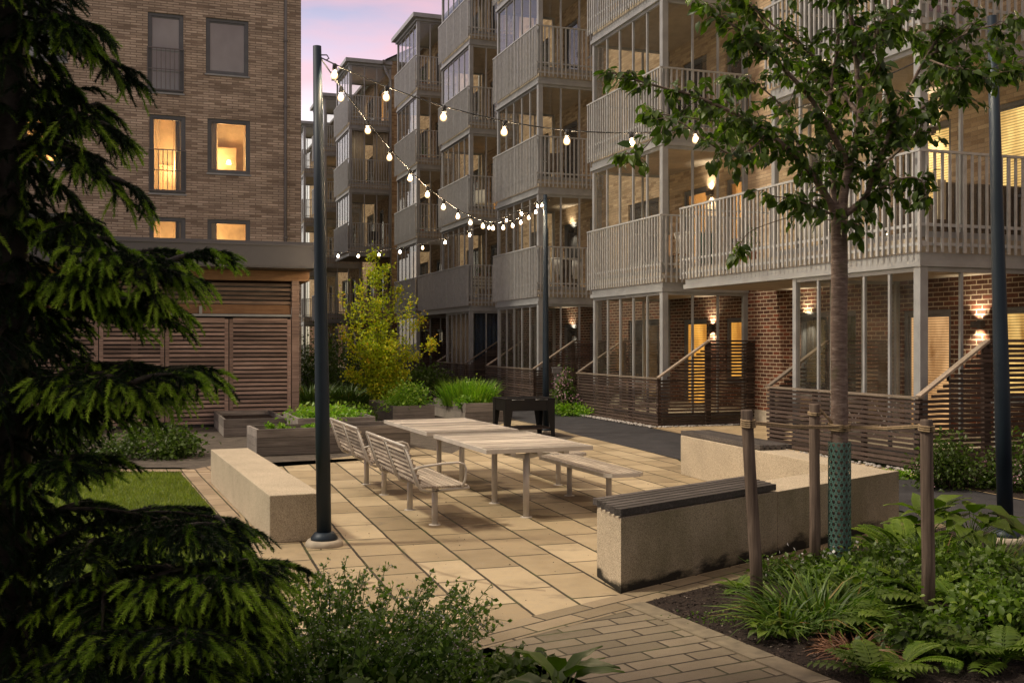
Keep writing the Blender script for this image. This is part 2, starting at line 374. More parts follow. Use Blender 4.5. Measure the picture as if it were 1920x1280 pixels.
gm = t.n('ShaderNodeNewGeometry'); dt = t.n('ShaderNodeVectorMath', operation='DOT_PRODUCT'); t.l(gm.outputs['Normal'], dt.inputs[0]); dt.inputs[1].default_value = (.675, -.738, 0)
al = t.math('MULTIPLY', t.ramp(dt.outputs['Value'], [(.7, (0,)*3), (.9, (1,)*3)]), t.ramp(t.noise(t.uv((1, 1, .5), obj=True), 1.7, 6, .6), [(.30, (.35,)*3), (.62, (.95,)*3)]))  # algae patches plus painted shade on the face turned to the camera
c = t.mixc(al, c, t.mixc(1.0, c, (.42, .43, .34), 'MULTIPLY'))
c = t.mixc(t.ramp(hh, [(.03, (1,)*3), (.10, (0,)*3)]), c, (.018, .016, .010)); t.base(c, .85, 0, .3); t.bump(vo.outputs['Distance'], .6, -.003); M['concrete_algae_shade'] = t.mat

def m_paving(name, ang, p0, w, h, ms, c1, c2, c3, joint, stain_shade=True):
    """slabs laid in courses: ang = direction of a course from +X, p0 = a joint crossing"""
    t = NT(name); a = R(ang); ca, sa = math.cos(-a), math.sin(-a)
    x0 = p0[0]*ca - p0[1]*sa; y0 = p0[0]*sa + p0[1]*ca
    v = t.uv((1, 1, 1), -a, (-x0 + 40*w, -y0 + 40*h, 0), obj=True)
    dn = t.n('ShaderNodeTexNoise'); dn.inputs['Scale'].default_value = 5; dn.inputs['Detail'].default_value = 6; t.l(v, dn.inputs['Vector'])
    ad = t.n('ShaderNodeVectorMath', operation='MULTIPLY_ADD'); t.l(dn.outputs['Color'], ad.inputs[0]); ad.inputs[1].default_value = (.014, .014, 0); t.l(v, ad.inputs[2])
    b = t.n('ShaderNodeTexBrick'); b.offset = .5
    for k, val in (('Color1', (0, 0, 0, 1)), ('Color2', (1, 1, 1, 1)), ('Mortar', (.5, .5, .5, 1)), ('Scale', 1), ('Mortar Size', ms), ('Mortar Smooth', .3), ('Bias', 0), ('Brick Width', w), ('Row Height', h)):
        b.inputs[k].default_value = val
    t.l(ad.outputs[0], b.inputs['Vector'])
    c = t.ramp(b.outputs['Color'], [(0, c1), (.5, c2), (1, c3)])
    o = t.uv(obj=True); n1 = t.noise(o, 1.3, 8, .6); n2 = t.noise(o, 130, 3, .7); n3 = t.noise(o, 14, 6, .65)
    c = t.mixc(.65, c, t.ramp(n1, [(.3, (.60, .58, .54)), (.52, (1.0,)*3), (.72, (1.14, 1.12, 1.09))]), 'MULTIPLY')
    c = t.mixc(.4, c, t.ramp(n3, [(.3, (.7,)*3), (.65, (1.12,)*3)]), 'MULTIPLY')
    c = t.mixc(.35, c, t.ramp(n2, [(.3, (.6,)*3), (.7, (1.3,)*3)]), 'MULTIPLY')
    if stain_shade:
        sp = t.ramp(t.noise(t.uv((1, 1.6, 1), loc=(3.1, 1.7, 0), obj=True), 1.9, 5, .6), [(.60, (0,)*3), (.68, (1,)*3)])
        c = t.mixc(t.math('MULTIPLY', sp, .5), c, (.17, .135, .09))
    if stain_shade:
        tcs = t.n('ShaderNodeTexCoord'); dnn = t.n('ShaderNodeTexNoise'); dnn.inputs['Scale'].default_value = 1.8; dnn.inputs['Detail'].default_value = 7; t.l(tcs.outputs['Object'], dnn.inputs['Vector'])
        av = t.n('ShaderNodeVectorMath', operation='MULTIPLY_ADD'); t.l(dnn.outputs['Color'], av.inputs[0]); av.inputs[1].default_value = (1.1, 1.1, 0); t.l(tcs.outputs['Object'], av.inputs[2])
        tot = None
        for (sx, sy, sr) in ((-.55, 10.75, .42), (-.15, 10.45, .25), (-1.35, 12.75, .40), (-1.75, 13.3, .3), (.35, 11.1, .22), (.05, 12.2, .35), (.75, 12.3, .35), (1.05, 11.4, .25), (-.35, 13.7, .4), (-1.15, 7.9, .10), (.35, 6.7, .12), (-.35, 13.0, .3)):  # painted shade blobs under tables and benches, plus small spots on open slabs
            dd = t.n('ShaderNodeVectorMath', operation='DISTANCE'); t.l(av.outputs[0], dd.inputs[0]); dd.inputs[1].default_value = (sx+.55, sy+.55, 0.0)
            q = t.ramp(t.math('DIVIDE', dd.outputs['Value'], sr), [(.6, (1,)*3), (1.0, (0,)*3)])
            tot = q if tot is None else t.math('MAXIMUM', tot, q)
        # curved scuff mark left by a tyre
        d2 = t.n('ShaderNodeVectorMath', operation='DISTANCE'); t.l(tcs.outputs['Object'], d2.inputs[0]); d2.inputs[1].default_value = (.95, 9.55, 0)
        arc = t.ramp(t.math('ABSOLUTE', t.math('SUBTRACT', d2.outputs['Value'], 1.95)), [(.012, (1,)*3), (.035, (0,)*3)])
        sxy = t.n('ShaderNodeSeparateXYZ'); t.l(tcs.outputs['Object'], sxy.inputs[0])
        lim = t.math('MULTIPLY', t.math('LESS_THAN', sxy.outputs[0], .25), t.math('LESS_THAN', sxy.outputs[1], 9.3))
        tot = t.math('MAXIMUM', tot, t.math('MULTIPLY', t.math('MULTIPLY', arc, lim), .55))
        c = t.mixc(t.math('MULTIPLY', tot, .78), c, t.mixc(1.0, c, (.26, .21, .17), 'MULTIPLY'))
    jn = t.mixc(t.ramp(t.noise(o, 2.1, 4), [(.5, (0,)*3), (.65, (1,)*3)]), joint, (.05, .06, .015))
    c = t.mixc(b.outputs['Fac'], c, jn)
    rg = t.ramp(n3, [(.3, (.55,)*3), (.7, (.9,)*3)])
    t.base(c, rg, 0, .35)
    t.bump(t.math('SUBTRACT', t.math('MULTIPLY', n2, .25), t.math('MULTIPLY', b.outputs['Fac'], 1.6)), .8, .006); return t, c
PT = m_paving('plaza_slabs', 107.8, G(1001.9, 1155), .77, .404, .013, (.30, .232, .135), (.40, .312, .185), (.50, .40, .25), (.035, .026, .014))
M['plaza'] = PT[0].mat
M['pavers'] = m_paving('long_pavers', 26.5, G(1140, 1160), .42, .142, .009, (.13, .108, .068), (.185, .153, .098), (.25, .205, .135), (.03, .022, .014), False)[0].mat
M['pavers_bench'] = m_paving('edging_pavers_bench', 42.4, G(1164, 1112), .46, .16, .009, (.20, .158, .095), (.26, .205, .125), (.32, .25, .155), (.03, .022, .012), False)[0].mat
M['pavers_left'] = m_paving('edging_pavers_left', 113, G(380, 897), .44, .19, .009, (.30, .22, .14), (.37, .28, .18), (.43, .33, .215), (.04, .03, .016), False)[0].mat
M['pavers_path'] = m_paving('walkway_pavers', 109.5, (2, 20), .5, .25, .008, (.42, .31, .18), (.48, .36, .21), (.54, .41, .24), (.12, .09, .05), False)[0].mat
M['paver_edge'] = m_paint('paver_edge', (.20, .165, .105), .85, sc=9, var=.25)
M['pebble'] = m_paint('white_pebble', (.42, .39, .35), .7, sc=20, var=.3)

# leaves
M['spruce'] = m_leaf('spruce_needles', [(0, (.004, .009, .003)), (.45, (.012, .03, .007)), (.62, (.13, .22, .016)), (1, (.38, .52, .045))], .25, .5, .3, (.8, 1.3, .25))
M['cherry'] = m_leaf('cherry_leaf', [(0, (.024, .047, .008)), (.6, (.062, .105, .013)), (1, (.15, .215, .026))], .45, .42, .35)
M['maple'] = m_leaf('yellow_green_leaf', [(0, (.22, .34, .02)), (.45, (.46, .56, .03)), (.8, (.74, .68, .04)), (1, (.8, .50, .05))], .5, .5, .3, (1.1, 1.1, .3))
M['shrub'] = m_leaf('dark_shrub_leaf', [(0, (.03, .052, .008)), (.6, (.07, .115, .014)), (1, (.13, .20, .025))], .35)
M['herb'] = m_leaf('bright_herb_leaf', [(0, (.10, .22, .02)), (.6, (.22, .38, .03)), (1, (.34, .45, .05))], .4)
M['catmint'] = m_leaf('grey_green_leaf', [(0, (.035, .075, .012)), (.5, (.12, .21, .03)), (.82, (.26, .37, .08)), (1, (.50, .54, .33))], .4)
M['hosta'] = m_leaf('broad_green_leaf', [(0, (.04, .072, .009)), (.6, (.085, .14, .015)), (1, (.17, .245, .028))], .35, .42, .4)
M['fern'] = m_leaf('fern_green', [(0, (.05, .095, .010)), (.6, (.11, .19, .017)), (1, (.22, .31, .03))], .35)
M['blade'] = m_leaf('grass_blade', [(0, (.045, .09, .015)), (.6, (.09, .16, .02)), (.93, (.15, .22, .03)), (1, (.30, .14, .05))], .3)
M['lawn'] = m_leaf('lawn_blade', [(0, (.11, .15, .012)), (.6, (.22, .27, .022)), (1, (.33, .37, .05))], .3)
M['straw'] = m_leaf('dead_straw', [(0, (.12, .05, .03)), (1, (.30, .15, .08))], .1)
M['petal_white'] = m_leaf('white_petal', [(0, (.6, .6, .58)), (1, (.8, .8, .75))], .3, .6, .3, (1, 1, 1))
M['petal_pink'] = m_leaf('pink_petal', [(0, (.35, .18, .24)), (1, (.65, .42, .48))], .3, .6, .3, (1, .8, .9))
def m_bark(name, c1, c2, c3, zsc=26):
    t = NT(name); n = t.noise(t.uv((8, 8, zsc*2.2), obj=True), 1.6, 9, .72); m = t.noise(t.uv(obj=True), 5, 5)
    c = t.ramp(n, [(.3, c1), (.52, c2), (.68, c3)])
    c = t.mixc(t.ramp(m, [(.55, (0,)*3), (.72, (.55,)*3)]), c, (.10, .11, .03))
    t.base(c, .65, 0, .35); t.bump(n, .8, .01); return t.mat
M['bark_cherry'] = m_bark('cherry_bark', (.065, .04, .03), (.16, .11, .085), (.30, .235, .19), 15)
M['bark_spruce'] = m_bark('spruce_bark', (.012, .009, .007), (.03, .022, .017), (.05, .04, .032), 6)
M['bark'] = m_bark('brown_bark', (.03, .02, .014), (.07, .05, .035), (.13, .10, .07), 6)
M['guard'] = m_paint('green_mesh_guard', (.075, .15, .125), .25)

# ---------------------------------------------------------------- foliage tools (numpy)
def inst(tv, tf, pos, ax, up, sc, rnd):
    """copies of a template: x along ax, z near up"""
    pos = np.asarray(pos, float); ax = np.asarray(ax, float); up = np.asarray(up, float); n = len(pos)
    ax = ax/np.maximum(np.linalg.norm(ax, axis=1, keepdims=True), 1e-9)
    sd = np.cross(up, ax); l = np.linalg.norm(sd, axis=1, keepdims=True)
    bad = l[:, 0] < 1e-4; sd[bad] = np.cross(np.array([[.3, 1, .2]]), ax[bad]) if bad.any() else sd[bad]
    sd /= np.maximum(np.linalg.norm(sd, axis=1, keepdims=True), 1e-9); nz = np.cross(ax, sd)
    sc = np.asarray(sc, float)
    if sc.ndim == 1: sc = np.repeat(sc[:, None], 3, 1)
    tv = np.asarray(tv, float); k = len(tv)
    v = pos[:, None, :] + (tv[None, :, 0:1]*sc[:, None, 0:1])*ax[:, None, :] + (tv[None, :, 1:2]*sc[:, None, 1:2])*sd[:, None, :] + (tv[None, :, 2:3]*sc[:, None, 2:3])*nz[:, None, :]
    tf = np.asarray(tf); f = (tf[None] + (np.arange(n)*k)[:, None, None]).reshape(-1, tf.shape[1])
    return v.reshape(-1, 3), f, np.repeat(np.asarray(rnd, float), k)
class Cloud:
    def __init__(s): s.v = []; s.f = []; s.r = []; s.n = 0
    def add(s, t, *a):
        v, f, r = inst(*t, *a); s.v.append(v); s.f.append(f + s.n); s.r.append(r); s.n += len(v)
    def raw(s, v, f, r): s.v.append(v); s.f.append(f + s.n); s.r.append(r); s.n += len(v)
    def build(s, name, mat, parent=None, origin=(0, 0, 0), **tg):
        v = (np.concatenate(s.v) - np.array(origin)).astype(np.float32); f = np.concatenate(s.f); r = np.concatenate(s.r).astype(np.float32)
        me = bpy.data.meshes.new(name); nf = len(f); k = f.shape[1]
        me.vertices.add(len(v)); me.vertices.foreach_set('co', v.ravel()); me.loops.add(nf*k); me.loops.foreach_set('vertex_index', f.ravel().astype(np.int32))
        me.polygons.add(nf); me.polygons.foreach_set('loop_start', (np.arange(nf)*k).astype(np.int32)); me.polygons.foreach_set('loop_total', np.full(nf, k, np.int32))
        me.update(calc_edges=True)
        a = me.attributes.new('rnd', 'FLOAT', 'POINT'); a.data.foreach_set('value', r); me.materials.append(mat)
        o = bpy.data.objects.new(name, me); col.objects.link(o)
        if parent: o.parent = parent
        else: o.location = origin
        return tag(o, **tg)
LEAF = ([(0, 0, 0), (.28, .26, .07), (.28, -.26, .07), (.3, 0, -.01), (.66, .22, -.02), (.66, -.22, -.02), (.66, 0, -.08), (1, 0, -.26)],
        [(0, 3, 1), (0, 2, 3), (1, 3, 6), (1, 6, 4), (3, 2, 5), (3, 5, 6), (4, 6, 7), (6, 5, 7)])
SMALL = ([(0, 0, 0), (.5, .33, .08), (.5, -.33, .08), (1, 0, -.08)], [(0, 3, 1), (0, 2, 3)])
def _hleaf():
    V = []; Fc = []; T_ = [0, .12, .28, .46, .64, .82, 1.0]; Wd = [.06, .27, .36, .34, .26, .13, 0.0]
    for i, (t, w) in enumerate(zip(T_, Wd)):
        for c in (-1, -.5, 0, .5, 1): V.append((t, c*w, .16*abs(c)*w*2-.38*t*t+.025*math.sin(i*2.6)*abs(c)-(.05 if abs(c) == 1 else 0)*t))
    for i in range(6):
        for j in range(4): a = i*5+j; Fc += [(a, a+5, a+6), (a, a+6, a+1)]
    return V, Fc
HLEAF = _hleaf()
NEEDLE = ([(0, .5, 0), (0, -.5, 0), (1, 0, 0)], [(0, 1, 2)])
BLADE = ([(0, .5, 0), (0, -.5, 0), (.4, .5, .0), (.4, -.5, .0), (.75, .35, -.12), (.75, -.35, -.12), (1, 0, -.32)],
         [(0, 1, 3), (0, 3, 2), (2, 3, 5), (2, 5, 4), (4, 5, 6)])
def rdir(n, zlo=-1, zhi=1):
    z = rng.uniform(zlo, zhi, n); a = rng.uniform(0, 2*math.pi, n); s = np.sqrt(np.maximum(0, 1-z*z))
    return np.stack([s*np.cos(a), s*np.sin(a), z], 1)
def curve(p0, p1, sag=0, n=8):
    p0 = Vector(p0); p1 = Vector(p1)
    return [p0.lerp(p1, t/(n-1)) + Vector((0, 0, -sag*4*(t/(n-1))*(1-t/(n-1)))) for t in range(n)]

# ================================================================ SETTING: ground sheets
def sheet(name, poly, z, mat, **k):
    mb = MB(); mb.sheet(poly, z); return mb.build(name, mat, kind='structure', **k)
sheet('ground', [(-400, -60), (400, -60), (400, 600), (-400, 600)], -.03, M['ground'])
# asphalt walkway winding between the plaza and the terraces
far = [(-30, 75), G(640, 700), G(771, 722), G(838, 742), G(930, 757), G(1043, 773), G(1160, 789), G(1275, 812), G(1480, 850), G(1686, 890), G(1917, 936), (9.5, 7.5), (12, 2)]
near = [(7.5, 1), (6.1, 6.5), G(1683, 1000), (4.3, 11.4), (3.6, 13.2), G(1273, 859), G(1200, 841), G(1120, 823), G(1085, 815), G(1044, 803), G(1000, 793), G(960, 786), (-.6, 25.6), (-1.8, 28.5), (-6, 36), (-32, 60)]
asphalt_poly = far + near
sheet('path', asphalt_poly, -.012, M['asphalt'])
# light paving strip on the far side of the walkway, and the entry between two terraces
def offs(pl, d):
    o = []
    for i, p in enumerate(pl):
        a = Vector(pl[max(i-1, 0)]); b = Vector(pl[min(i+1, len(pl)-1)]); t = (b-a).normalized(); o.append((p[0]-t.y*d, p[1]+t.x*d))
    return o
fs = far[2:-1]; sheet('footpath', fs + offs(fs, .32)[::-1], -.004, M['pavers_path'])
sheet('pavement', [G(1236, 803), G(1275, 812), G(1480, 850), (3.75, 16.4), (7.4, 17.8), (7.6, 23.4), (3.3, 22.55)], .002, M['pavers_path'])
# the kitchen garden ground and gravel yard
sheet('soil', [(-9, 19.5), (-.2, 21.5), (-1.2, 27), (-5, 35), (-16, 38), (-14, 24)], -.018, M['soil'])
sheet('yard', [(-14, 15.35), (-4.9, 15.35), (-3.6, 14.3), (-2.2, 14.4), (-.3, 16.3), (1.2, 20.6), (-.2, 26), (-4.4, 24.5), (-14, 23.5)], -.008, M['gravel'])
A_ = (.80, 7.64)
bench_d = Vector((.738, .675)); bench_d.normalize()
# plaza of sandstone coloured slabs
pl_left0 = G(450, 968); pl_left1 = G(400, 872)
lb = Vector(pl_left1) - Vector(pl_left0)
Pn = Vector(pl_left0) - lb.normalized()*4.0
plaza = [tuple(Pn), tuple(pl_left0), tuple(pl_left1), (-4.3, 14.75), G(520, 868), G(600, 862), G(690, 850), G(780, 838), (-1.0, 17.2), (-.7, 19.0), (-.5, 22.0), G(960, 787), G(1000, 794), G(1044, 804), G(1085, 816),
         G(1120, 824), G(1200, 843), G(1270, 861), (2.6, 15.0), (3.0, 14.6), (4.1, 10.5), (3.95, 10.3), (.80, 7.60), (-.9, 6.07), (-3, 4.2)]
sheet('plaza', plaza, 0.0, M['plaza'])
sheet('gravel_patch', [G(915, 806), G(1000, 799), G(1078, 819), G(1060, 825), G(985, 824), G(930, 818)], .005, M['gravel'])
# small paver fields: walkway in the foreground, edging along the L bench, edging beside the lawn
e0 = Vector(A_) + Vector((.0, -.03)); nb = Vector((bench_d.y, -bench_d.x))
edge_a = e0 - bench_d*3.6; edge_b = e0 + bench_d*4.6
sheet('bench_edging', [tuple(edge_a), tuple(edge_b), tuple(edge_b+nb*.34), tuple(edge_a+nb*.34)], .004, M['pavers_bench'])
cz = G(1207, 1130); dz = G(1570, 1280)
bed_l = (Vector(dz)-Vector(cz)).normalized()
far_l = Vector(cz) + bed_l*6
sheet('paver_path', [tuple(edge_a), tuple(Vector(cz)), tuple(far_l), (2.1, 1.6), (-.43, 6.63), (-1.8, 5.5)], .002, M['pavers'])
# edging row on the bed side
q = Vector((bed_l.y, -bed_l.x))
if q.x > 0: q = -q
mb = MB(); p = Vector(cz) + q*.02
k = 0
while k*.47 < 5.5:
    a = Vector(cz) + bed_l*(.47*k + .006); b = Vector(cz) + bed_l*(.47*(k+1) - .006)
    mb.prism([tuple(a), tuple(b), tuple(b+q*.16), tuple(a+q*.16)], -.02, .012, r=random.random()); k += 1
mb.build('kerb', M['paver_edge'], kind='structure')
sheet('bed_soil', [tuple(cz), tuple(Vector(cz)+bed_l*7), (7.4, 1), (6.3, 6.5), tuple(edge_b+nb*.34)], .006, M['soil'])
lw0 = G(337.5, 885); lw1 = G(500, 1071); lv = (Vector(lw1)-Vector(lw0)).normalized(); lw2 = Vector(lw0)+lv*11
sheet('lawn_edging', [tuple(pl_left1), tuple(pl_left0), tuple(Pn), tuple(lw2), tuple(lw1), tuple(lw0)], .003, M['pavers_left'])
mb = MB()
for i in range(18):
    x0 = -12 + i*.46; mb.prism([(x0, 14.72), (x0+.45, 14.72), (x0+.45, 14.98), (x0, 14.98)], -.02, .012)
mb.build('yard_kerb', M['pavers_left'], kind='structure')
lawn_poly = [(-14, 14.72), tuple(lw0), tuple(lw1), tuple(lw2), (-14, 2)]
sheet('lawn_ground', lawn_poly, -.004, M['grassbase'])
def inpoly(x, y, poly):
    c = np.zeros(len(x), bool); n = len(poly)
    for i in range(n):
        x0, y0 = poly[i]; x1, y1 = poly[(i+1) % n]
        m = ((y0 > y) != (y1 > y)) & (x < (x1-x0)*(y-y0)/((y1-y0) if y1 != y0 else 1e-9)+x0); c ^= m
    return c
def blades(n, poly, bx, hgt, w, lean=.5):
    x = rng.uniform(bx[0], bx[1], n); y = rng.uniform(bx[2], bx[3], n); k = inpoly(x, y, poly); x = x[k]; y = y[k]; n = len(x)
    ax = rdir(n, .5, 1); ax[:, :2] *= lean*1.5; up = rdir(n, -.1, .1)
    s = np.stack([hgt*rng.uniform(.5, 1.3, n), np.full(n, w), np.full(n, hgt)], 1)
    return (BLADE if hgt > .1 else NEEDLE), np.stack([x, y, np.full(n, -.004)], 1), ax, up, s, rng.uniform(0, 1, n)
c = Cloud(); c.add(*blades(150000, lawn_poly, (-7.5, -1.4, 6, 14.8), .05, .006)); c.build('grass', M['lawn'], kind='stuff', label='short green lawn beside the pale concrete block')

# ================================================================ BUILDINGS
TH = 19.5; H = 3.23; ZB = 2.95
def zb(k): return ZB + H*(k-1)
def floor(k): return .15 if k == 0 else zb(k) + .45
def holed(mb, fn, u0, u1, z0, z1, holes, reveal=.14, zsplit=3.05):
    us = sorted({u0, u1, *[h[0] for h in holes], *[h[1] for h in holes]}); zs = sorted({z0, z1, zsplit, *[h[2] for h in holes], *[h[3] for h in holes]})
    zs = [z for z in zs if z0 <= z <= z1]
    flip = (Vector(fn(1, 0, 0))-Vector(fn(0, 0, 0))).cross(Vector((0, 0, 1))).dot(Vector(fn(0, 0, 1))-Vector(fn(0, 0, 0))) > 0
    for i in range(len(us)-1):
        for j in range(len(zs)-1):
            uc = (us[i]+us[i+1])/2; zc = (zs[j]+zs[j+1])/2
            if any(h[0] < uc < h[1] and h[2] < zc < h[3] for h in holes): continue
            q = [fn(us[i], zs[j], 0), fn(us[i+1], zs[j], 0), fn(us[i+1], zs[j+1], 0), fn(us[i], zs[j+1], 0)]
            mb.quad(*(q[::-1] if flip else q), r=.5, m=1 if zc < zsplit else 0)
    for a, b, c, d in holes:
        m = 1 if (c+d)/2 < zsplit else 0
        for (ua, za), (ub, zb_) in (((a, c), (a, d)), ((a, d), (b, d)), ((b, d), (b, c)), ((b, c), (a, c))):
            mb.quad(fn(ua, za, 0), fn(ub, zb_, 0), fn(ub, zb_, reveal), fn(ua, za, reveal), r=.5, m=m)
def fbox(mb, fn, u0, u1, z0, z1, d0, d1, **k):
    a = fn(u0, z0, d0); b = fn(u1, z1, d1); mb.box(a[0], b[0], a[1], b[1], a[2], b[2], **k)
def window(fn, h, root, pane_mat, name='window', fw=.075, door=False, sill=True, mull=None, rail=False, label=None):
    a, b, c, d = h; mb = MB()
    fbox(mb, fn, a, a+fw, c, d, .05, .13); fbox(mb, fn, b-fw, b, c, d, .05, .13)
    fbox(mb, fn, a+fw, b-fw, c, c+fw, .052, .13); fbox(mb, fn, a+fw, b-fw, d-fw, d, .052, .13)
    s = .035
    fbox(mb, fn, a+fw, a+fw+s, c+fw, d-fw, .075, .125); fbox(mb, fn, b-fw-s, b-fw, c+fw, d-fw, .075, .125)
    fbox(mb, fn, a+fw+s, b-fw-s, c+fw, c+fw+s, .077, .125); fbox(mb, fn, a+fw+s, b-fw-s, d-fw-s, d-fw, .077, .125)
    if mull: fbox(mb, fn, (a+b)/2-.03, (a+b)/2+.03, c+fw+s, d-fw-s, .08, .125)
    w = mb.build(name, M['frame_win'], root, label=label)
    mb = MB(); fbox(mb, fn, a+fw+s, b-fw-s, c+fw+s, d-fw-s, .10, .112, r=.5); mb.build('glass_pane', pane_mat, w)
    if sill:
        mb = MB(); fbox(mb, fn, a-.03, b+.03, c-.045, c, -.035, .12); mb.build('sill', M['grey'], w)
    if door:
        mb = MB(); fbox(mb, fn, a+fw+.01, a+fw+.03, c+1.0, c+1.14, .02, .06); mb.build('handle', M['black_steel'], w)
    if rail:
        mb = MB(); zt = c + (d-c)*.56
        fbox(mb, fn, a-.02, b+.02, zt-.03, zt, -.06, -.02); fbox(mb, fn, a-.02, b+.02, c+.06, c+.09, -.06, -.02); fbox(mb, fn, a+.02, b-.02, c+(zt-c)*.52-.012, c+(zt-c)*.52+.012, -.055, -.035)
        n = 8
        for i in range(n+1):
            u = a-.005 + (b-a+.01)*i/n; fbox(mb, fn, u-.011, u+.011, c+.09, zt-.03, -.05, -.03)
        mb.build('railing', M['grey_dark'], w)
    return w

M['room_wall'] = m_paint('warm_room_wall', (.60, .46, .28), .9, sc=1.2, var=.3); M['cupboard'] = m_wood('room_cupboard', ((.25, .15, .07), (.4, .26, .13), (.5, .35, .2)), .5)
M['pane'] = m_glass('window_pane', dust=.01)
def m_sheer():
    t = NT('sheer_curtain'); t.base((.7, .55, .35), .9); tr = t.n('ShaderNodeBsdfTranslucent'); tr.inputs[0].default_value = (.8, .62, .38, 1)
    ms = t.n('ShaderNodeMixShader'); ms.inputs[0].default_value = .5; t.l(t.p.outputs[0], ms.inputs[1]); t.l(tr.outputs[0], ms.inputs[2]); t.l(ms.outputs[0], t.o.inputs[0]); return t.mat
M['sheer'] = m_sheer()
def lit_interior(fn, h, root, seed=0, p=105, full=False):
    a, b, c, d = h; rr = random.Random(seed); D = 2.6; u0, u1, z0, z1 = a-.9, b+.9, c-.55, d+.35
    if full: z0 = c-.02
    mb = MB()
    P = lambda u, z, q: fn(u, z, q)
    mb.quad(P(u0, z0, D), P(u1, z0, D), P(u1, z1, D), P(u0, z1, D), r=.5)
    mb.quad(P(u0, z0, .16), P(u0, z0, D), P(u0, z1, D), P(u0, z1, .16), r=.5); mb.quad(P(u1, z0, .16), P(u1, z0, D), P(u1, z1, D), P(u1, z1, .16), r=.5)
    mb.quad(P(u0, z0, .16), P(u1, z0, .16), P(u1, z0, D), P(u0, z0, D), r=.5); mb.quad(P(u0, z1, .16), P(u1, z1, .16), P(u1, z1, D), P(u0, z1, D), r=.5)
    ro = mb.build('room', M['room_wall'], root)
    mb = MB(); x = a+rr.uniform(0, .4); fbox(mb, fn, x, x+.8, z0, z0+rr.uniform(1.3, 1.9), D-.5, D-.02); fbox(mb, fn, x+.85, x+1.3, z0, z0+.9, D-.6, D-.02); mb.build('cupboard', M['cupboard'], ro)
    mb = MB()
    for (s0, s1) in ((a-.1, a+rr.uniform(.16, .34)), (b-rr.uniform(.14, .32), b+.1)):
        n = 24; vs = []; fs = []
        for i in range(n+1):
            u = s0+(s1-s0)*i/n; q = .26+.02*math.sin(i*1.3); vs += [fn(u, z0+.1, q), fn(u, z1-.05, q)]
        for i in range(n): fs.append((2*i, 2*i+2, 2*i+3, 2*i+1))
        mb._add(vs, fs, .5, 0, True)
    mb.build('curtain', M['sheer'], ro)
    L = bpy.data.lights.new('room_light', 'POINT'); L.energy = p; L.color = (1, .66, .32); L.shadow_soft_size = .15
    l = bpy.data.objects.new('room_light', L); col.objects.link(l); l.parent = ro; l.location = fn((a+b)/2+rr.uniform(-.3, .3), (z0+z1)/2, 1.5)
# ---- left brick building
lroot = thing('apartment_building', 'tall tan long-brick apartment house with lit windows behind the slatted shed', 'building', (-6.49, 32.0, 0), R(TH))
fnL = lambda u, z, d: (u, d, z)
def lx(px): k = (px-CX)/F; return (32*k+6.49)/(.9426-.3338*k)
def lz(px, py): return EYE + (HZ-py)/F*(32+.3338*lx(px))
def lwin(x0, x1, y0, y1):
    return (lx(x0), lx(x1), lz((x0+x1)/2, y1), lz((x0+x1)/2, y0))
w1 = [lwin(277, 344, 25, 174), lwin(280, 348, 216, 363)]; w2 = [lwin(386, 466, 36, 141), lwin(389, 469, 224, 326)]
dzf = w2[0][3]-w2[1][3]
w1 += [(w1[1][0], w1[1][1], w1[1][2]-dzf, w1[1][3]-dzf)]; w2 += [(w2[1][0], w2[1][1], w2[1][2]-dzf, w2[1][3]-dzf)]
w3 = [(h[0]-5.35, h[1]-5.35+.3, h[2], h[3]) for h in w2]; w4 = [(h[0]-8.4, h[1]-8.4, h[2], h[3]) for h in w2]
tops = [(h[0], h[1], h[2]+dzf, h[3]+dzf) for h in (w1[0], w2[0])]
hl = w1+w2+w3+w4
LH, LD = 14.0, 34.0
mb = MB(); holed(mb, fnL, -16, 0, 0, LH, hl, .14, -1)
mb.quad((0, 0, 0), (0, LD, 0), (0, LD, LH), (0, 0, LH), r=.5); mb.quad((-16, LD, 0), (-16, 0, 0), (-16, 0, LH), (-16, LD, LH), r=.5)
mb.quad((0, LD, 0), (-16, LD, 0), (-16, LD, LH), (0, LD, LH), r=.5)
mb.build('wall', [M['brick_left'], M['brick_left']], lroot)
mb = MB(); mb.box(-16.3, .25, -.25, LD+.3, LH, LH+.35); mb.build('roof', M['grey_dark'], lroot)
for h, m, rl, lab in ((w1[0], 'painted_skyglass', 1, None), (w1[1], 'lit_room', 1, 'lit window with grey balustrade'), (w1[2], 'lit_room', 1, None), (w2[0], 'painted_skyglass', 0, None), (w2[1], 'lit_room', 0, 'lit square window with a table lamp glowing inside'),
                      (w2[2], 'lit_curtain', 0, None), (w3[0], 'painted_skyglass', 0, None), (w3[1], 'lit_curtain', 0, None), (w3[2], 'painted_skyglass', 0, None), (w4[0], 'painted_skyglass', 0, None), (w4[1], 'painted_skyglass', 0, None), (w4[2], 'painted_skyglass', 0, None)):
    if m.startswith('lit'): lit_interior(fnL, h, lroot, int(h[0]*100+h[2]*10)); m = 'pane'
    window(fnL, h, lroot, M[m], rail=bool(rl), label=lab, fw=.09)
mb = MB(); mb.tube([(-.48, -.09, 0), (-.48, -.09, 13.9)], .045, 8)
for z in np.arange(1, 13.5, 2.0): mb.box(-.54, -.42, -.14, 0, z, z+.05)
mb.build('downpipe', M['grey_dark'], lroot)
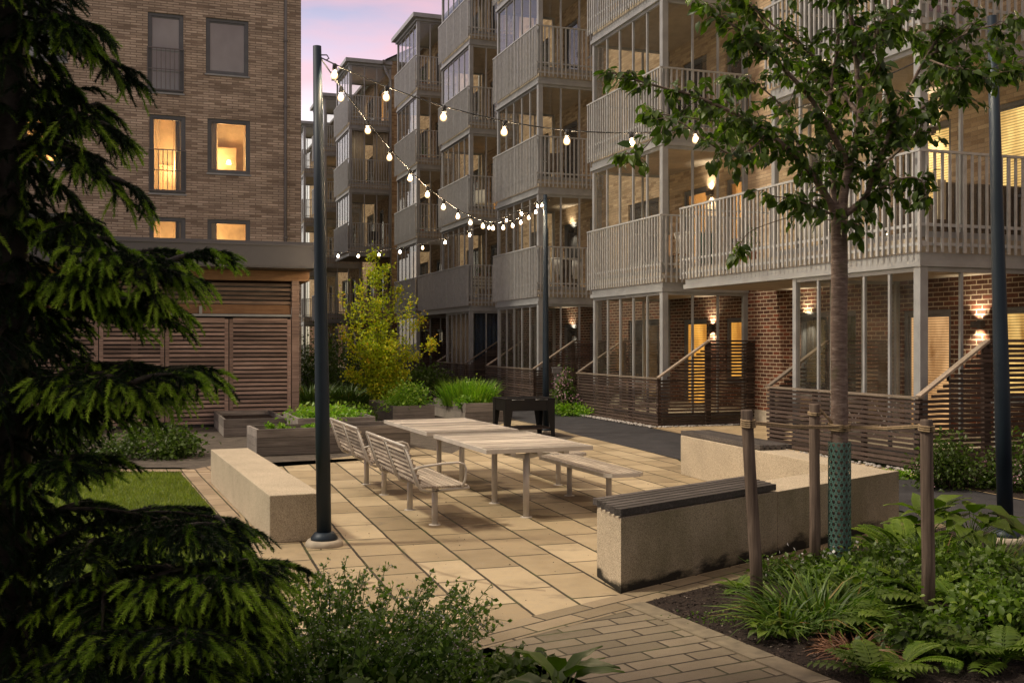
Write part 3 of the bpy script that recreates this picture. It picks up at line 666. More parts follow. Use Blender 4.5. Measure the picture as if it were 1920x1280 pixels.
# desk lamp glowing in the window
h = w2[1]; mb = MB(); mb.lathe((h[0]+.62, .085, h[2]+.3), [(.0, .14), (.05, .13), (.09, .0), (.07, -.01)], 10)
lampm = NT('small_lamp_glow'); lampm.base((1, .8, .5), .5); lampm.p.inputs['Emission Color'].default_value = (1, .62, .25, 1); lampm.p.inputs['Emission Strength'].default_value = 4
lo = mb.build('lamp_shade', lampm.mat, None, origin=(0, 0, 0)); lo.parent = lroot

# ---- balcony module, local axes: x into the house, y away along the facade
WX = 2.17
def glazing(root, ox, oy, L, W, z0, z1, ns=5, nf=3, curtain=None):
    mb = MB(); x = ox+.06; y = oy+.06
    mb.box(x-.07, x+.07, y-.07, y+.07, z0, z1)                                     # corner post
    mb.box(x-.045, x+.045, oy+L-.10, oy+L, z0, z1); mb.box(W-.11, W, y-.045, y+.045, z0, z1); mb.box(W-.08, W, oy+L-.09, oy+L-.01, z0, z1)
    t = .045
    for (ya, yb) in ((y+.07, oy+L-.10),):
        mb.box(x-.035, x+.035, ya, yb, z0, z0+.09); mb.box(x-.035, x+.035, ya, yb, z1-.07, z1)
        for i in range(1, ns): yy = ya+(yb-ya)*i/ns; mb.box(x-.025, x+.025, yy-t/2, yy+t/2, z0+.09, z1-.07)
    for yc in (y, oy+L-.05):
        mb.box(x+.07, W-.11, yc-.035, yc+.035, z0, z0+.09); mb.box(x+.07, W-.11, yc-.035, yc+.035, z1-.07, z1)
        for i in range(1, nf): xx = x+.07+(W-.18-x)*i/nf; mb.box(xx-t/2, xx+t/2, yc-.025, yc+.025, z0+.09, z1-.07)
    g = mb.build('glazing_frame', M['grey'], root)
    mb = MB(); e = .004
    mb.box(x-e, x+e, y+.07, oy+L-.10, z0+.09, z1-.07, r=.5); mb.box(x+.07, W-.11, y-e, y+e, z0+.09, z1-.07, r=.5)
    mb.box(x+.07, W-.08, oy+L-.05-e, oy+L-.05+e, z0+.09, z1-.07, r=.5)
    mb.build('glass_panes', M['glass'], root if root.type == 'MESH' else g)
    return g
def balcony(root, ox, oy, L, W, k, Lglz=None, glz=True, label=None):
    z = zb(k); Lglz = Lglz or L
    mb = MB(); mb.box(ox-.03, W, oy-.03, oy+L+.03, z, z+.09); mb.box(ox-.0, W-.003, oy-.0, oy+L, z+.09, z+.20)
    mb.box(ox+.015, W-.006, oy+.015, oy+L-.015, z+.2, z+.43, m=1)
    mb.box(ox+.12, W-.01, oy+.12, oy+L-.1, z-.012, z, m=2)
    b = mb.build('balcony', [M['grey'], M['slab'], M['ceiling']], root, label=label)
    # railing
    mb = MB(); o = .11; X = ox-o; Y0 = oy-o; Y1 = oy+L+.02; zt = z+1.69
    mb.box(X-.025, X+.025, Y0-.025, Y1, zt-.035, zt); mb.box(X+.025, W, Y0-.025, Y0+.025, zt-.036, zt-.001); mb.box(X+.025, W, Y1-.05, Y1, zt-.036, zt-.001)
    for zz in (z+.30, z+.58):
        mb.box(X+.016, X+.034, Y0+.03, Y1-.05, zz, zz+.045); mb.box(X+.016, W, Y0+.016, Y0+.034, zz, zz+.045)
    n = int((Y1-Y0-.04)/.130)
    for i in range(n+1):
        yy = Y0 + (Y1-Y0-.03)*i/n; w = .016 if i % 7 else .024
        mb.box(X-.016, X+.016, yy-w, yy+w, z+.20, zt-.035)
        if i % 7 == 0: mb.box(X+.03, ox+.02, yy-.02, yy+.02, z+.28, z+.36)
    n = max(3, int((W-X)/.132))
    for i in range(1, n+1):
        xx = X + (W-X-.02)*i/n; w = .016 if i % 6 else .024
        mb.box(xx-w, xx+w, Y0-.016, Y0+.016, z+.20, zt-.036)
        if i % 6 == 0: mb.box(xx-.02, xx+.02, Y0+.03, oy+.02, z+.28, z+.36)
    for zz in (z+.34, z+.46):
        pass
    mb.build('railing', M['rail'], b)
    if glz: glazing(b, ox, oy, Lglz, W, z+.43, z+H)
    return b
def porch(root, ox, oy, L, W):
    mb = MB(); mb.box(ox-.0, W, oy, oy+L, 0, .15); p = mb.build('porch', M['slab'], root); glazing(p, ox, oy, L, W, .15, ZB); return p
def bay_roof(root, ox, oy, L, W):
    z = zb(5); mb = MB(); mb.box(ox-.06, W, oy-.06, oy+L+.06, z, z+.12); mb.box(ox-.22, W+.003, oy-.22, oy+L+.22, z+.12, z+.30); mb.build('bay_roof', M['grey'], root)
fnR = lambda wx: (lambda u, z, d: (wx+d, u, z))
def facade(root, wx, y0, y1, bays, ztop=16.25, lit={}):
    fn = fnR(wx); holes = []; specs = []
    for bi, by in enumerate(bays):
        for k in range(5):
            f = floor(k)
            for j, (a, b, c, d) in enumerate(((1.85, 3.05, .02, 2.25), (.12, .98, .75, 2.25), (4.35, 6.2, .6, 2.3))):
                if y0 < by+a and by+b < y1:
                    hh = (by+a, by+b, f+c, f+d); holes.append(hh); specs.append((hh, j, lit.get((bi, k, j))))
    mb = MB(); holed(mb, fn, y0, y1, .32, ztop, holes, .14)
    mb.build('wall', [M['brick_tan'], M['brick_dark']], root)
    mb = MB(); mb.box(wx-.015, wx+.3, y0, y1, -.02, .32); mb.build('plinth', M['slab'], root)
    for hh, j, m in specs:
        if m in ('lit_room', 'lit_curtain'): lit_interior(fn, hh, root, int(hh[0]*10+hh[2]), 80, j == 0); m = 'pane'
        window(fn, hh, root, M[m] if m else M['darkglass'], 'door' if j == 0 else 'window', fw=.09 if j == 0 else .07, door=j == 0, sill=j != 0, mull=j == 2)
def wall_lamp(root, wx, y, z, p=42.0):
    w = thing('wall_lamp', None, None); w.parent = root; w.location = (wx-.055, y, z)
    mb = MB(); mb.box(-.045, .05, -.11, .11, -.05, .05); mb.box(.05, .056, -.06, .06, -.07, .07); o = mb.build('lamp_housing', M['lampbox'], w)
    for s in (1, -1):
        d = bpy.data.lights.new('wall_lamp_light', 'SPOT'); d.energy = p; d.spot_size = R(120); d.spot_blend = 1.0; d.color = (1, .86, .66); d.shadow_soft_size = .02
        l = bpy.data.objects.new('wall_lamp_light', d); col.objects.link(l); l.parent = w; l.location = (-.05, 0, s*.06); l.rotation_euler = (0, (math.pi+.3) if s > 0 else -.3, 0)

aroot = thing('apartment_building', 'long tan and dark brick apartment house with glazed grey balconies stepping away on the right', 'building', (3.32, 22.9, 0), R(TH))
BAYS = [(-.072, -8.14), (0, 0), (.143, 8.01), (.40, 15.66), (.50, 23.8)]
lit = {(1, 0, 0): 'lit_gold', (1, 0, 1): 'lit_gold', (1, 1, 0): 'lit_curtain', (1, 1, 1): 'lit_room', (0, 0, 0): 'lit_tan', (0, 1, 0): 'lit_blind', (0, 1, 1): 'lit_blind', (0, 0, 1): 'lit_blind',
       (0, 0, 2): 'darkglass', (3, 2, 0): 'lit_curtain'}
facade(aroot, WX, -14, 31.95, [b[1] for b in BAYS], lit=lit)
for bi, (ox, oy) in enumerate(BAYS):
    long = bi in (0, 3)
    porch(aroot, ox, oy, 3.2 if long else 3.8, WX)
    for k in range(1, 5):
        balcony(aroot, ox, oy, 7.0 if long and k == 1 else 3.85, WX, k, 3.85, label='long first-floor balcony' if long and k == 1 else None)
    bay_roof(aroot, ox, oy, 3.85, WX)
# nearest porch runs on to the right of the frame
mb = MB(); mb.quad((WX-.4, 31.95, 16.2), (WX-.4, -14, 16.2), (WX+6.5, -14, 19.8), (WX+6.5, 31.95, 19.8)); mb.quad((WX-.4, -14, 16.12), (WX-.4, 31.95, 16.12), (WX+6.5, 31.95, 19.72), (WX+6.5, -14, 19.72))
mb.box(WX-.52, WX-.36, -14, 31.95, 16.02, 16.18)
mb.build('roof', M['grey_dark'], aroot)
for (y, z) in ((1.55, 2.17), (1.62, 5.43), (10.3, 5.37), (10.3, 2.14), (-6.95, 2.13), (-5.84, 5.5), (-2.25, 2.3)):
    wall_lamp(aroot, WX, y, z)
for (y, x) in ((4.1, WX-.06), (19.9, WX-.06)):
    mb = MB(); mb.tube([(x, y, 3.4 if y > 10 else .3), (x, y, 16.0)], .045, 8); mb.build('downpipe', M['grey'], aroot)

# further building that juts forward at the end of the row
broot = thing('apartment_building', 'more distant brick apartment house with stacked grey balconies jutting forward beyond the first row', 'building', (3.32, 22.9, 0), R(TH))
WX2 = 1.22
BAY2 = [(-.95, 31.95), (-.94, 39.8), (-.94, 47.9)]
facade(broot, WX2, 31.95, 60, [b[1] for b in BAY2], lit={(0, 4, 0): 'lit_curtain', (1, 3, 0): 'lit_curtain'})
fnE = lambda u, z, d: (u, 31.95+d, z)
mb = MB(); holed(mb, fnE, WX2, 12, 0, 16.25, []); mb.build('end_wall', [M['brick_tan'], M['brick_dark']], broot)
for bi, (ox, oy) in enumerate(BAY2):
    if bi: porch(broot, ox, oy, 3.8, WX2)
    for k in range(2 if bi == 0 else 1, 5): balcony(broot, ox, oy, 3.85, WX2, k)
    bay_roof(broot, ox, oy, 3.85, WX2)
mb = MB(); mb.quad((WX2-.4, 60, 16.2), (WX2-.4, 31.6, 16.2), (WX2+6.5, 31.6, 19.8), (WX2+6.5, 60, 19.8)); mb.quad((WX2-.4, 31.6, 16.12), (WX2-.4, 60, 16.12), (WX2+6.5, 60, 19.72), (WX2+6.5, 31.6, 19.72))
mb.box(WX2-.52, WX2-.36, 31.6, 60, 16.02, 16.18)
for i in range(12): y = 31.8+i*.5; mb.bar((WX2-.3, y, 16.27), (WX2+6.4, y, 19.82), .03, .04)
mb.build('roof', M['grey_dark'], broot)
mb = MB(); mb.tube([(WX2-.45, 31.85, 16.05), (WX2-.3, 31.8, 15.6), (WX2-.06, 31.8, 15.2), (WX2-.06, 31.8, .2)], .05, 8); mb.build('downpipe', M['grey'], broot)

# ---- curtains, washing and furniture on the balconies (things of their own), placed in the facade's frame
def bl(x, y, z=0):
    c, s = math.cos(R(TH)), math.sin(R(TH)); return (3.32+x*c-y*s, 22.9+x*s+y*c, z)
def curtain(x0, y0, x1, y1, z0, z1, mat, label, cat='curtain', amp=.03, per=.16, group=None):
    n = 60; L = math.hypot(x1-x0, y1-y0); dx, dy = (x1-x0)/L, (y1-y0)/L; vs = []; fs = []
    for i in range(n+1):
        s = L*i/n; o = amp*math.sin(2*math.pi*s/per)+amp*.4*math.sin(2*math.pi*s/per*.37+1); vs += [(x0+dx*s-dy*o, y0+dy*s+dx*o, z0), (x0+dx*s-dy*o*.7, y0+dy*s+dx*o*.7, z1)]
    for i in range(n): fs.append((2*i, 2*i+2, 2*i+3, 2*i+1))
    mb = MB(); mb._add(vs, fs, .5, 0, True); w = bl(x0, y0, z0)
    o = mb.build('curtain', mat, None); o.modifiers.new('thickness', 'SOLIDIFY').thickness = .004
    for v in o.data.vertices: v.co.x -= x0; v.co.y -= y0; v.co.z -= z0
    o.location = w; o.rotation_euler = (0, 0, R(TH)); tag(o, label, cat, group); return o
cx_, cy_ = BAYS[3]
curtain(cx_+.22, cy_+.3, cx_+.22, cy_+3.0, .2, 2.9, M['cream_cloth'], 'cream curtain drawn behind the ground-floor glazing left of the navy curtain')
curtain(cx_+.25, cy_+.2, WX-.15, cy_+.2, .2, 2.9, M['navy_cloth'], 'navy blue curtain behind the ground-floor glazing above a slatted fence')
ex, ey = BAY2[0]
curtain(ex+.2, ey+.22, ex+.85, ey+.22, floor(3), zb(4)-.05, M['cream_cloth'], 'pale curtain at the left end of a glazed balcony by the downpipe', group='pale balcony curtains')
curtain(ex+1.25, ey+.22, WX2-.12, ey+.22, floor(3), zb(4)-.05, M['cream_cloth'], 'wide pale curtain at the right end of a glazed balcony by the downpipe', group='pale balcony curtains')

def local_thing(name, label, cat, x, y, z, rz=0, group=None):
    return thing(name, label, cat, bl(x, y, z), R(TH)+rz, group)
# clothes airer with white cloths on balcony B1
def airer(x, y, z, cloths, label):
    a = local_thing('clothes_airer', label, 'clothes airer', x, y, z)
    mb = MB()
    for s in (-.5, .5):
        mb.tube([(s, -.25, 0), (s, .2, .95)], .012, 6); mb.tube([(s, .25, 0), (s, -.2, .95)], .012, 6)
    for q in (-.2, -.07, .07, .2): mb.tube([(-.5, q, .95), (.5, q, .95)], .008, 6)
    mb.build('frame', M['white_paint'], a)
    for (cx2, w, q, hgt, m, lab) in cloths:
        o = MB(); n = 12; vs = []; fs = []
        for i in range(n+1):
            u = -w/2+w*i/n
            for (dz_, dy) in ((-hgt, -.03), (-hgt*.5, -.025), (0.01, 0), (-hgt*.4, .03), (-hgt*.8, .035)):
                vs.append((u, q+dy+.012*math.sin(i*1.9)*(-dz_/hgt), .955+dz_))
        for i in range(n):
            for j in range(4): fs.append((i*5+j, i*5+5+j, i*5+6+j, i*5+1+j))
        o._add(vs, fs, .5, 0, True); ob = o.build('cloth', m, None); ob.modifiers.new('thickness', 'SOLIDIFY').thickness = .006
        for v in ob.data.vertices: v.co.x += 0
        loc = Vector(bl(x, y, z)) + Matrix.Rotation(R(TH), 3, 'Z') @ Vector((cx2, 0, 0)); ob.location = loc; ob.rotation_euler = (0, 0, R(TH)); tag(ob, lab, 'cloth')
airer(1.25, 8.7, floor(1), ((-.3, .22, -.2, .5, M['white_cloth'], 'narrow white cloth hung on the airer behind the balcony railing'), (.34, .34, -.2, .62, M['white_cloth'], 'larger white cloth at the right end of the airer'), (.05, .3, .2, .8, M['wicker'], 'brown cloth hung at the back of the airer')), 'white clothes airer on the first-floor balcony behind the far pole')
airer(1.3, .75, floor(1), ((.1, .42, -.2, .85, M['green_cloth'], 'dark green towel hung on the balcony airer'), (-.36, .3, .07, .6, M['white_cloth'], 'pale shirt hung beside the dark green towel')), 'clothes airer on the first-floor balcony above the middle terrace')
# slatted white bench with flower pots on C1
a = local_thing('balcony_bench', 'white slatted bench on the first-floor balcony above the navy curtain', 'bench', 1.3, 16.1, floor(1))
mb = MB()
for i in range(4): mb.box(-.6, .6, .18+i*.0, .21, .42+i*.12, .50+i*.12)
mb.build('backrest', M['white_paint'], a)
mb = MB()
for i in range(4): mb.box(-.6, .6, -.22+i*.1, -.14+i*.1, .40, .42)
mb.build('seat', M['white_paint'], a)
for sx in (-.55, .55):
    for sy in (-.2, .16):
        mb = MB(); mb.box(sx-.025, sx+.025, sy-.025, sy+.025, 0, .40); mb.build('leg', M['white_paint'], a)
def flower_pot(x, y, z, label, petal, s=.12, n=60, group='potted flowers on the balconies', leafm='shrub', hh=.25, world=False):
    p = thing('flower_pot', label, 'flower pot', (x, y, z) if world else bl(x, y, z), 0, group)
    mb = MB(); mb.lathe((0, 0, 0), [(s*.6, 0), (s*.9, s*1.3), (s*.95, s*1.35), (s*.8, s*1.35), (s*.75, s*1.2)], 12); mb.build('pot', M['terracotta'], p)
    c = Cloud(); d = rdir(n, .1, 1); c.add(SMALL, d*rng.uniform(.3, 1, (n, 1))*np.array([s*1.3, s*1.3, hh])+np.array([0, 0, s*1.3]), rdir(n, -.2, 1), rdir(n, .3, 1), np.full(n, .07), rng.uniform(0, 1, n)); c.build('foliage', M[leafm], p)
    if petal:
        c = Cloud(); d = rdir(n//2, .3, 1); c.add(SMALL, d*np.array([s*1.4, s*1.4, hh*1.1])+np.array([0, 0, s*1.4]), rdir(n//2, -.2, 1), rdir(n//2, .3, 1), np.full(n//2, .05), rng.uniform(0, 1, n//2)); c.build('blossom', M[petal], p)
flower_pot(.95, 16.28, floor(1)+.88, 'pink flowers in a pot on top of the white bench', 'petal_pink', .07)
flower_pot(1.3, 16.28, floor(1)+.88, 'leafy pot in the middle of the white bench back', None, .07)
flower_pot(.8, 24.2, floor(2), 'flowering pot behind the railing of the small second-floor balcony', 'petal_pink', .13)
flower_pot(.9, 24.3, floor(3), 'tall green pot plant behind the railing of the third-floor balcony', None, .15, 90, hh=.7)
flower_pot(.9, 24.3, floor(4), 'dark leafy plant behind the uppermost railing right of the brick strip', None, .15, 90, hh=.8)
flower_pot(ex+.95, ey+.25, floor(3)-.05, 'terracotta pot on the floor between two pale balcony curtains', None, .12, 25, hh=.2)
def chair(x, y, z, rz, label, mat):
    a = local_thing('balcony_chair', label, 'chair', x, y, z, rz)
    mb = MB(); mb.box(-.25, .25, -.25, .25, .42, .46); mb.build('seat', mat, a)
    mb = MB(); mb.box(-.25, .25, .22, .26, .46, .92); mb.build('backrest', mat, a)
    for sx in (-.22, .22):
        for sy in (-.22, .22):
            mb = MB(); mb.box(sx-.015, sx+.015, sy-.015, sy+.015, 0, .42); mb.build('leg', M['black_steel'], a)
chair(ex+1.5, ey+.6, floor(2), .3, 'black chair on the lowest balcony of the jutting far house', M['black_steel'])
chair(.95, .9, floor(1), 1.2, 'wooden chair beside the clothes airer above the middle terrace', M['orange_wood'])
chair(1.1, 9.0, floor(2), 2.6, 'dark chair behind the railing of the second-floor balcony by the far pole', M['wicker'])
chair(1.4, 17.0, floor(2), 2.2, 'pale chair on the second-floor balcony above the long far balcony', M['white_paint'])
chair(1.2, 1.6, floor(2), 2.9, 'dark chair on the second-floor balcony left of the cherry crown', M['black_steel'])
flower_pot(.5, 1.0, floor(2), 'leafy pot beside the dark chair on the second-floor balcony', None, .14, 80, hh=.5)
flower_pot(.6, 9.0, floor(3), 'bushy pot plant on the third-floor balcony above the far pole', None, .15, 90, hh=.6)
flower_pot(.5, -6.2, floor(1), 'small green pot plant on the long balcony beside the wicker sofa', None, .12, 70, hh=.35)
flower_pot(.6, -2.6, floor(1), 'bushy green pot plant in the middle of the long first-floor balcony', None, .16, 120, hh=.6)
flower_pot(.9, -1.6, floor(1), 'pink flowering pot at the far end of the long first-floor balcony', 'petal_pink', .14, 90, hh=.35)
chair(1.3, -3.6, floor(1), 2.4, 'pale chair on the long first-floor balcony behind the cherry stem', M['white_paint'])
a = local_thing('wicker_sofa', 'brown wicker sofa on the long first-floor balcony behind the right pole', 'sofa', 1.5, -7.3, floor(1))
mb = MB(); mb.box(-.9, .9, -.35, .35, .05, .42); mb.build('seat', M['wicker'], a, bevel=.03)
mb = MB(); mb.box(-.9, .9, -.47, -.35, .05, .88); mb.build('backrest', M['wicker'], a, bevel=.03)
for s in (-1, 1): mb = MB(); mb.box(s*.9, s*1.02, -.47, .35, .05, .62); mb.build('armrest', M['wicker'], a, bevel=.03)
mb = MB(); mb.box(-.95, -.8, -.5, -.48, .3, .9); mb.build('throw', M['cream_cloth'], a)

# ================================================================ TERRACE FENCES
def terrace_fence(ox, oy, L, label, wall=WX, hl=1.05, hh=1.86, ex=-.27, mat='slat_dark'):
    r = local_thing('terrace_fence', label, 'fence', ox+ex, oy-.27, 0, 0, 'slatted timber fences round the terraces')
    W = wall-(ox+ex); L = L+.27+.32
    def slope(x): return hl if x < .12 else min(hh, hl+(x-.12)*(hh-hl)/1.15)
    p = .072; n = int(hh/p)
    side = MB(); front = MB(); back = MB()
    for i in range(n):
        z = .03+i*p; zt = z+.046
        j = random.uniform(-.004, .004)
        if zt < hl-.03:
            side.box(-.012+j, .012+j, -.02-random.uniform(0, .03), L*.5-.002, z, zt); side.box(-.012+j, .012+j, L*.5+.002, L+random.uniform(0, .05), z, zt)
        x0 = .0 if zt < hl-.03 else .12+(zt+.05-hl)*1.15/(hh-hl)
        if x0 < W-.05 and zt < hh-.04:
            front.box(max(x0, .014), W, -.012+j, .012+j, z, zt); back.box(max(x0, .014), W, L-.012+j, L+.012+j, z, zt)
    side.build('slat_panel', M[mat], r); front.build('slat_panel', M['slat_dark'], r); back.build('slat_panel', M['slat_dark'], r)
    for yy in (.05, L*.33, L*.66, L-.05): mb = MB(); mb.box(.016, .09, yy-.035, yy+.035, 0, hl-.02); mb.build('post', M['slat_dark'], r)
    for yc in (.0, L):
        for xx in (1.27, W-.1): mb = MB(); mb.box(xx-.06, xx+.06, yc+.016 if yc == 0 else yc-.09, yc+.09 if yc == 0 else yc-.016, 0, slope(xx)-.03); mb.build('post', M['slat_dark'], r)
    mb = MB(); mb.box(-.04, .075, -.045, L+.045, hl-.022, hl+.008); mb.build('handrail', M['handrail'], r)
    for yc in (0, L):
        mb = MB(); mb.bar((.02, yc+.02, hl+.01), (1.27, yc+.02, hh), .11, .035); mb.build('handrail', M['handrail'], r)
        mb = MB(); mb.box(1.27, W, yc-.035, yc+.075, hh-.018, hh+.017); mb.build('handrail', M['slat_dark'], r)
    return r
fr = terrace_fence(*BAYS[0], 3.2, 'dark slatted fence of the nearest terrace on the right, with wire crosses on its front')
terrace_fence(*BAYS[1], 3.8, 'dark slatted fence round the middle terrace left of the dark brick wall')
terrace_fence(*BAYS[2], 3.8, 'dark slatted fence just behind the far pole and black grill')
terrace_fence(*BAYS[3], 3.2, 'dark slatted fence below the cream and navy curtains')
terrace_fence(*BAYS[4], 3.8, 'dark slatted fence behind the yellow-green tree')
mb = MB()
for (yc, w, s) in ((.75, .28, 1), (1.45, .22, .8), (2.1, .2, .6)):
    for a in (1, -1):
        mb.bar((.02, yc-w*a, .40), (.02, yc+w*a, .40+.55*s), .008, .014)
mb.build('wire_cross', M['white_paint'], fr)
# pebbles along the fences
c = Cloud()
ico = bpy.data.meshes.new('pebble_tmp'); import bmesh
bm = bmesh.new(); bmesh.ops.create_icosphere(bm, subdivisions=1, radius=.5); pv = [tuple(v.co) for v in bm.verts]; pf = [tuple(v.index for v in f.verts) for f in bm.faces]; bm.free()
def pebbles(x0, y0, x1, y1, w, n):
    t = rng.uniform(0, 1, n); o = rng.uniform(0, w, n); L = math.hypot(x1-x0, y1-y0); dx, dy = (x1-x0)/L, (y1-y0)/L
    x = x0+dx*t*L+dy*o*-1; y = y0+dy*t*L+dx*o; q = np.array([bl(a, b) for a, b in zip(x, y)]); q[:, 2] = .012
    s = rng.uniform(.03, .07, n); c.add((pv, pf), q, rdir(n, -.1, .1), np.tile([0, 0, 1.], (n, 1)), np.stack([s*1.3, s, s*.6], 1), rng.uniform(0, 1, n))
pebbles(-.32, -.5, -.32, 4.6, .22, 420); pebbles(-.3, -.52, 2.2, -.52, .2, 200); pebbles(-.2, 7.4, -.2, 12.3, .22, 250); pebbles(.08, 15, .08, 19.6, .3, 250); pebbles(-.42, -8.7, -.42, -4.4, .2, 150)
c.build('pebbles', M['pebble'], kind='stuff', label='pale pebbles strewn along the foot of the slatted fences')

# ================================================================ SHED
sh = thing('slatted_shed', 'timber slatted shed with a flat grey metal roof in front of the brick house', 'shed', (-4.84, 23.3, 0), R(TH))
mb = MB(); mb.box(-11, .34, -.85, 4.2, 3.43, 3.46); mb.box(-11.02, .36, -.87, 4.2, 3.46, 3.90); mb.box(-11.05, .39, -.90, 4.2, 3.90, 3.94); mb.box(-11, .3, -.6, 4.2, 3.94, 4.02)
for x in (-9, -6, -3): mb.box(x-.004, x+.004, -.876, -.87, 3.47, 3.89)
mb.build('roof', M['fascia'], sh)
mb = MB(); mb.box(-11, .3, .012, 4.0, 3.20, 3.425)
mb.box(-11, .06, -.01, .03, 2.46, 2.66); mb.build('beam', M['orange_wood'], sh)
mb = MB()
z = 2.68
while z < 3.15: mb.box(-11, .08, -.02, .005, z, z+.060, r=random.random()); z += .098
mb.build('upper_slats', M['slat_brown'], sh)
mb = MB(); mb.box(-11, .12, -.05, -.0, 2.40, 2.45); mb.build('sliding_rail', M['grey'], sh)
for x in (-.08, -2.05, -5.2, -7.5):
    mb = MB(); mb.box(x-.03, x+.03, -.055, -.012, 2.45, 2.62); mb.tube([(x, -.06, 2.50), (x, -.03, 2.50)], .035, 10); mb.build('roller_bracket', M['grey'], sh)
for x0, x1 in ((-1.45, -.12), (-2.78, -1.47), (-4.1, -2.80), (-5.5, -4.12), (-7.5, -5.52)):
    d = MB()
    for xx in (x0+.04, x1-.04): d.box(xx-.04, xx+.04, -.08, -.05, .12, 2.34)
    d.box(x0+.0805, x1-.0805, -.08, -.055, .06, .118); d.box(x0+.0805, x1-.0805, -.08, -.055, 2.31, 2.36)
    door = d.build('sliding_door', M['slat_grey'], sh)
    mb = MB(); z = .14
    while z < 2.30:
        mb.box(x0+.082, x1-.082, -.075, -.052, z, z+.060, r=random.random()); z += .092
    mb.build('slats', M['slat_grey'], door)
mb = MB(); mb.box(-.10, .06, -.07, .06, 0, 3.2); mb.build('post', M['slat_grey'], sh)
for x in (-3.4, -6.8): mb = MB(); mb.box(x-.07, x+.07, .1, .24, 0, 3.2); mb.build('post', M['slat_grey'], sh)
mb = MB()
z = .14
while z < 3.15: mb.box(.02, .045, .1, 3.9, z, z+.052); z += .078
mb.build('side_slats', M['slat_grey'], sh)
mb = MB(); mb.box(-11, .0, .9, 3.9, .0, 3.2); mb.build('inner_shade_block', M['lampbox'], sh)  # shade inside the shed put in as a solid black block
mb = MB(); mb.box(-11, -.12, -.03, .9, .004, .10); mb.build('gap_shade_block', M['lampbox'], sh)  # shaded gap under the doors put in as a black block

# ================================================================ CONCRETE SEATS
mb = MB(); nl = Vector((-2.221, 9.527)); nr = Vector((-1.775, 9.70)); d = Vector((-3.945, 13.62))-nl
mb.prism([tuple(nl), tuple(nr), tuple(nr+d), tuple(nl+d)], 0, .44)
def ctr(mb): v = np.array(mb.v); return (float(v[:, 0].mean()), float(v[:, 1].mean()), 0.0)
mb.build('concrete_block', M['concrete'], None, ctr(mb), .009, label='low pale concrete block seat beside the lawn at the left', cat='concrete seat')
Lroot = thing('concrete_bench', 'L-shaped pebbled concrete bench with two dark slatted seats at the right', 'bench', (2.4, 10.5, 0))
A = Vector(A_); Bq = Vector((3.89, 10.45)); C_ = Vector((2.85, 14.65)); D_ = Vector((2.35, 14.5)); E_ = Vector((3.45, 10.72)); F_ = Vector((.666, 8.18))
J = A + (Bq-A).normalized()*2.03; J2 = F_ + (E_-F_).normalized()*2.0
O = (2.4, 10.5, 0)
mb = MB(); mb.prism([tuple(A), tuple(J - (Bq-A).normalized()*.004), tuple(J2 - (Bq-A).normalized()*.004), tuple(F_)], 0, .555); mb.build('bench_body', M['concrete_algae_shade'], Lroot, O, .009)
mb = MB(); mb.prism([tuple(J), tuple(Bq), tuple(Bq+(E_-Bq)*.999), tuple(J2)], 0, .553); mb.build('bench_body', M['concrete_algae_shade'], Lroot, O, .007)
mb = MB(); mb.prism([tuple(Bq+Vector((-.05, .012))), tuple(C_), tuple(D_), tuple(E_+Vector((-.0, .004)))], 0, .545); mb.build('bench_body', M['concrete'], Lroot, O, .009)
def slat_top(p, d, w, L, W, z, n=6, nm='slat_seat'):
    """p corner, d along the slats, w across"""
    r = MB().box; base = MB()
    for i in range(n):
        a = Vector(p) + w*(W*(i+.5)/n)
        base.bar((*a, z), (*(a+d*L), z), W/n*.68, .052)
    for t in (.15, .5, .85): a = Vector(p)+d*L*t; base.bar((*(a+w*.02), z-.03), (*(a+w*(W-.02)), z-.03), .05, .012)
    return base.build(nm, M['bench_dark'], Lroot, O)
d1b = (Bq-A).normalized(); w1b = (F_-A).normalized()
slat_top(A-d1b*.02-w1b*.02, d1b, w1b, 2.0, .60, .595)
d2b = (D_-E_).normalized(); w2b = Vector((d2b.y, -d2b.x)); 
slat_top(D_-d2b*2.15-w2b*.0, d2b, w2b, 2.17, .46, .582)

